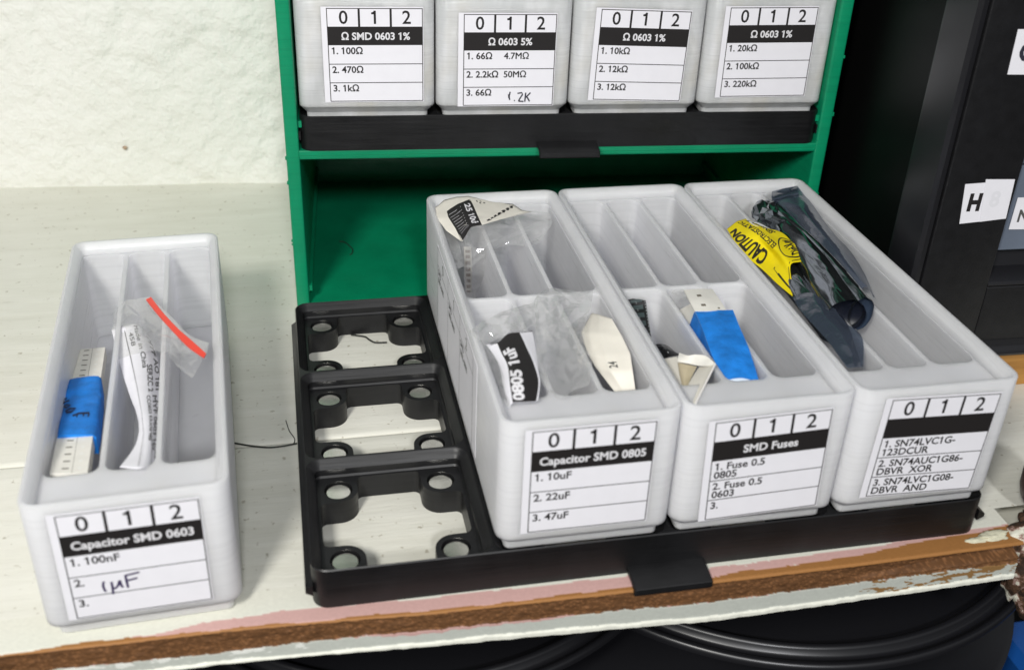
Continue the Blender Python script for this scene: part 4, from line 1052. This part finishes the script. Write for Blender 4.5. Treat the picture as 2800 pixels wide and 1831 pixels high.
put_stroke(pr, [(.955, .99), (.945, .8), (.935, .62), (.925, .52), (.94, .42), (.965, .15)], .016, lambda u, v: yl.pt(u, v, .05))
put_stroke(pr, [(.965, .12), (.90, .12), (.80, .13), (.70, .15)], .034, lambda u, v: yl.pt(u, v, .05))
pr.build('printing', M['ink'], yo, smooth=0)
tor = Sheet([[ZY(540, 48, 46.3), ZY(660, 110, 46.7), ZY(800, 145, 47.0), ZY(1000, 250, 47.1), ZY(1080, 280, 47)], [ZY(560, 85, 46.5), ZY(680, 170, 47.3), ZY(850, 225, 47.5), ZY(1000, 298, 47.3), ZY(1090, 292, 47.1)]], .15, 2, 3)
tor.grid(30, 5, .1).build('torn_edge', simple('torn_paper', (.80, .80, .76), .7, .2), yo, smooth=60)

# ------------------------------------------------------------------ loose threads
def thread(name, pts, r, label):
    P = [Vector(q) for q in pts]; mb = MB(); mb.tube([catmull(P, k / 30) for k in range(31)], r, 6)
    return tag(mb.build(name, M['hair']), label, 'thread')
ZR = zoom(780, 780, .19328)
thread('thread', [ZR(930, 700, .4), ZR(1020, 710, .45), ZR(1130, 728, .5), ZR(1190, 770, .5), ZR(1260, 805, .45), ZR(1340, 810, .4), ZR(1437, 806, .4)], .28, 'dark curved plastic thread lying inside the rear empty tray cell')
Zv = zoom(0, 0, 2800 / 2379)
thread('wood_splinter', [Zv(541, 1028, .2), Zv(580, 1035, .3), Zv(620, 1039, .3), Zv(650, 1037, .3), Zv(690, 1030, .3)], .25, 'thin dark splinter along the plank joint, between left bin and tray')
thread('hair', [Zv(664, 976, .2), Zv(672, 1000, .3), Zv(684, 1018, .3), Zv(682, 1030, .3), Zv(670, 1033, .3)], .13, 'fine dark hair curling beside the left edge of the tray')
zz_ = lambda u, v: at(780 + u * .23133, 500 + v * .23133, 2.75)
thread('thread', [zz_(640, 692), zz_(700, 700), zz_(750, 735), zz_(795, 785), zz_(790, 830), zz_(765, 850)], .2, 'small dark thread on the green floor of the empty cabinet bay')

# ------------------------------------------------------------------ black drawer box at the right, its board
bxo = empty('drawer_cabinet', (175, 63, 0), -.03)
tag(bxo, 'black plastic drawer cabinet with white lettered stickers at the right edge', 'cabinet')
mb = MB(); zb_, zt_ = 11.8, 190
outer = [(0.2, zb_), (110, zb_), (110, zt_), (0.2, zt_)]
def xz(loop, y): return [(x, y, z) for x, z in loop]
# front frame with a window opening, from bars (butted)
fx0, fx1, wz0 = 3.6, 25.3, 36.0
mb.rbox((fx0, 0, zb_ + 6), (fx1, 13, zt_), .5)
mb.rbox((fx1, 0, zb_ + 6), (110, 13, wz0), .5)
mb.build('front_frame', M['box_black'], bxo)
mb = MB()
ring = [(0.4, 15.5), (0.1, 14), (.6, 1.5), (1.6, .4), (3.0, .5), (3.6, 1.4), (3.6, 15.5)]
mb.loft([[(x, y, z) for x, y in ring] for z in (zb_ + .3, zt_)]); mb.build('bevel_trim', M['gloss_black'], bxo)
mb = MB(); ring = [(14, zb_ + 5.9), (1.2, zb_ + 5.9), (.6, zb_ + 3.2), (-.6, zb_ + 2.2), (-.9, zb_ + 1.2), (-.6, zb_ + .4), (1.5, zb_), (14, zb_)]
mb.loft([[(x, y, z) for y, z in ring] for x in (3.7, 110)]); mb.build('bottom_lip', M['gloss_black'], bxo)
mb = MB(); mb.box((8.5, 15.6, zb_), (110, 185, zt_)); mb.build('side_panel', M['box_side_shade'], bxo)
mb = MB(); mb.rbox((fx1 + .3, 3.5, 46.2), (110, 14, 72.6), .6); mb.rbox((fx1 + .3, 3.2, 73.2), (110, 14, 100), .6); mb.rbox((fx1 + .3, 3.5, 100.6), (110, 14, 130), .6)
mb.build('drawer_front', M['drawer_grey'], bxo)
mb = MB(); mb.loft([[(x, y, z) for y, z in ((14, 36.1), (.4, 36.1), (.0, 36.8), (.4, 37.6), (6, 40), (8, 45.8), (14, 45.8))] for x in (fx1, 110)])
mb.build('drawer_lip', M['gloss_black'], bxo)
def sticker(name, quad, y, txts, bold=.03):
    mb = MB(); n4 = [(x, y, z) for x, z in quad]; b4 = [(x, y + .12, z) for x, z in quad]
    mb.add(n4 + b4, [(0, 1, 2, 3), (7, 6, 5, 4), (0, 4, 5, 1), (1, 5, 6, 2), (2, 6, 7, 3), (3, 7, 4, 0)])
    o = mb.build(name, M['paper'], bxo, smooth=0)
    for tx, x, z, cap, mat, sxx in txts:
        t = MB(); put_text(t, tx, x, z, cap, lambda u, v: (u, y - .03, v), bold, 'LEFT', sx=sxx); t.build('lettering', mat, o, smooth=0)
    return o
sticker('sticker', [(10.6, 57.2), (24.6, 58.2), (23.8, 69.8), (9.2, 69.2)][::1], -.14, [('H', 11.5, 61.3, 4.7, M['ink'], .82)], .055)
sticker('sticker', [(16.6, 57.65), (24.55, 58.35), (23.9, 70.2), (15.0, 70.5)], -.30, [('8', 17.9, 62.3, 4.4, simple('faint_print', (.74, .735, .77), .55), .95)])
sticker('sticker', [(13.0, 99.9), (26, 99.6), (26, 111.6), (12.6, 111.7)], -.14, [('C', 14.6, 103.4, 5.0, M['pen_dark'], 1.0)])
sticker('sticker', [(29.0, 53.2), (42, 52.8), (42, 62.9), (29.0, 63.1)], 3.05, [('N', 30.6, 55.6, 3.6, M['ink_soft'], .9)])

mb = MB(); nxb = 60
mb.rbox((206, 62.2, .02), (330, 185, 11.7), .5)
tag(mb.build('wooden_board', M['wood']), 'orange brown wooden board under the black drawer cabinet', 'board')

# ------------------------------------------------------------------ crumbling corner, knob
def lump(mb, c, r, seed, amp=.35, n=22, m=14):
    loops = []
    for j in range(1, m):
        th = math.pi * j / m; L = []
        for i in range(n):
            ph = 2 * math.pi * i / n; d = Vector((math.sin(th) * math.cos(ph), math.sin(th) * math.sin(ph), math.cos(th)))
            k = 1 + amp * 2 * (float(fbm(d.x * 1.8 + seed * 5, d.y * 1.8 + d.z * 1.4, seed, 4)) - .5)
            L.append((c[0] + d.x * r[0] * k, c[1] + d.y * r[1] * k, c[2] + d.z * r[2] * k))
        loops.append(L)
    loops.reverse(); mb.loft(loops)
mb = MB()
lump(mb, (185, -1.5, -9), (7.0, 5.5, 13.5), 3, .5, 60, 40); lump(mb, (193, -1, -12), (9, 6.5, 15.5), 5, .4, 60, 40); lump(mb, (181, -2, -.6), (4.6, 3.8, 2.0), 8, .5, 40, 24)
lump(mb, (190, -3, -22), (6, 5, 7.5), 12, .4, 40, 24); lump(mb, (191, 3, -1), (7, 5, 3.0), 9, .5, 40, 24)
tag(mb.build('rusty_bracket', M['rust'], smooth=180), 'crumbling rusty bracket with flaking paint at the right end of the shelf', 'bracket')
mb = MB(); lump(mb, (171.5, -2.0, .3), (4.4, 1.7, .8), 14, .5, 40, 20); lump(mb, (166.8, -2.7, -.2), (3.4, 1.2, .7), 15, .5, 40, 20)
tag(mb.build('paint_flake', simple('pale_paint_flake', (.58, .56, .42), .6, .3, var=.12, vscale=500, bmp=.3, bscale=700), smooth=180), 'lumps of pale peeling paint on the shelf corner by the tray', 'paint flake')
mb = MB(); n = 26
kp = [(.0, 20.5), (2.2, 20.3), (4.4, 19.2), (6.2, 17.0), (7.2, 13.5), (7.0, 9.5), (6.0, 6.2), (4.6, 4.0), (3.4, 2.6), (3.0, 1.2), (3.6, .02)]
mb.loft([[(188.0 + max(r, .02) * math.cos(2 * math.pi * k / n), 4.0 + max(r, .02) * .8 * math.sin(2 * math.pi * k / n), z - .0) for k in range(n)] for r, z in reversed(kp)])
tag(mb.build('knob', M['knob'], smooth=60), 'dark brown rounded knob at the right edge, on the shelf corner', 'knob')

# ------------------------------------------------------------------ round black tubs under the shelf
def spool(name, c, z, r, label):
    root = empty(name, (c[0], c[1], z)); tag(root, label, 'spool', 'black spools under the shelf')
    def lathe(pf, nm, n=160):
        mb = MB(); mb.loft([[(rr_ * math.cos(2 * math.pi * k / n), rr_ * math.sin(2 * math.pi * k / n), zz) for k in range(n)] for rr_, zz in pf]); return mb.build(nm, M['gloss_black'], root, smooth=50)
    lathe([(r - 9, -3.6), (r - 1.5, -3.6), (r, -2.6), (r - .1, -1.4), (r - .6, -.5), (r - 1.4, -.2), (r - 2.2, -.5), (r - 2.8, -1.6), (r - 4.4, -2.0), (r - 5.6, -1.4), (r - 6.0, .2), (r - 6.6, .9), (r - 7.4, 1.1), (r - 8.2, .8), (r - 8.8, -.2), (r - 9.2, -2)], 'rim')
    lathe([(r - 8.8, -3.4), (r - 8.8, -2.0), (r - 30, -2.2), (r - 60, -2.2)], 'disc')
    lathe([(r * .24, -40), (r * .24, -3.7)], 'core')
    lathe([(r - 2, -44), (r, -43), (r, -41), (r - 2, -40)], 'lower_rim')
spool('spool', (163, 115, 0), -60, 102, 'right black plastic spool below the shelf, most of its rim visible')
spool('spool', (37, 135, 0), -75, 100, 'left black plastic spool below the shelf, only a corner of its rim visible')
mb = MB(); mb.rbox((257, 20, -210), (320, 80, -124), 6); o = mb.build('plastic_tub', M['blue_plastic']); tag(o, 'blue plastic tub below the shelf in the bottom right corner', 'tub')
o.rotation_euler = (0, 0, 0)
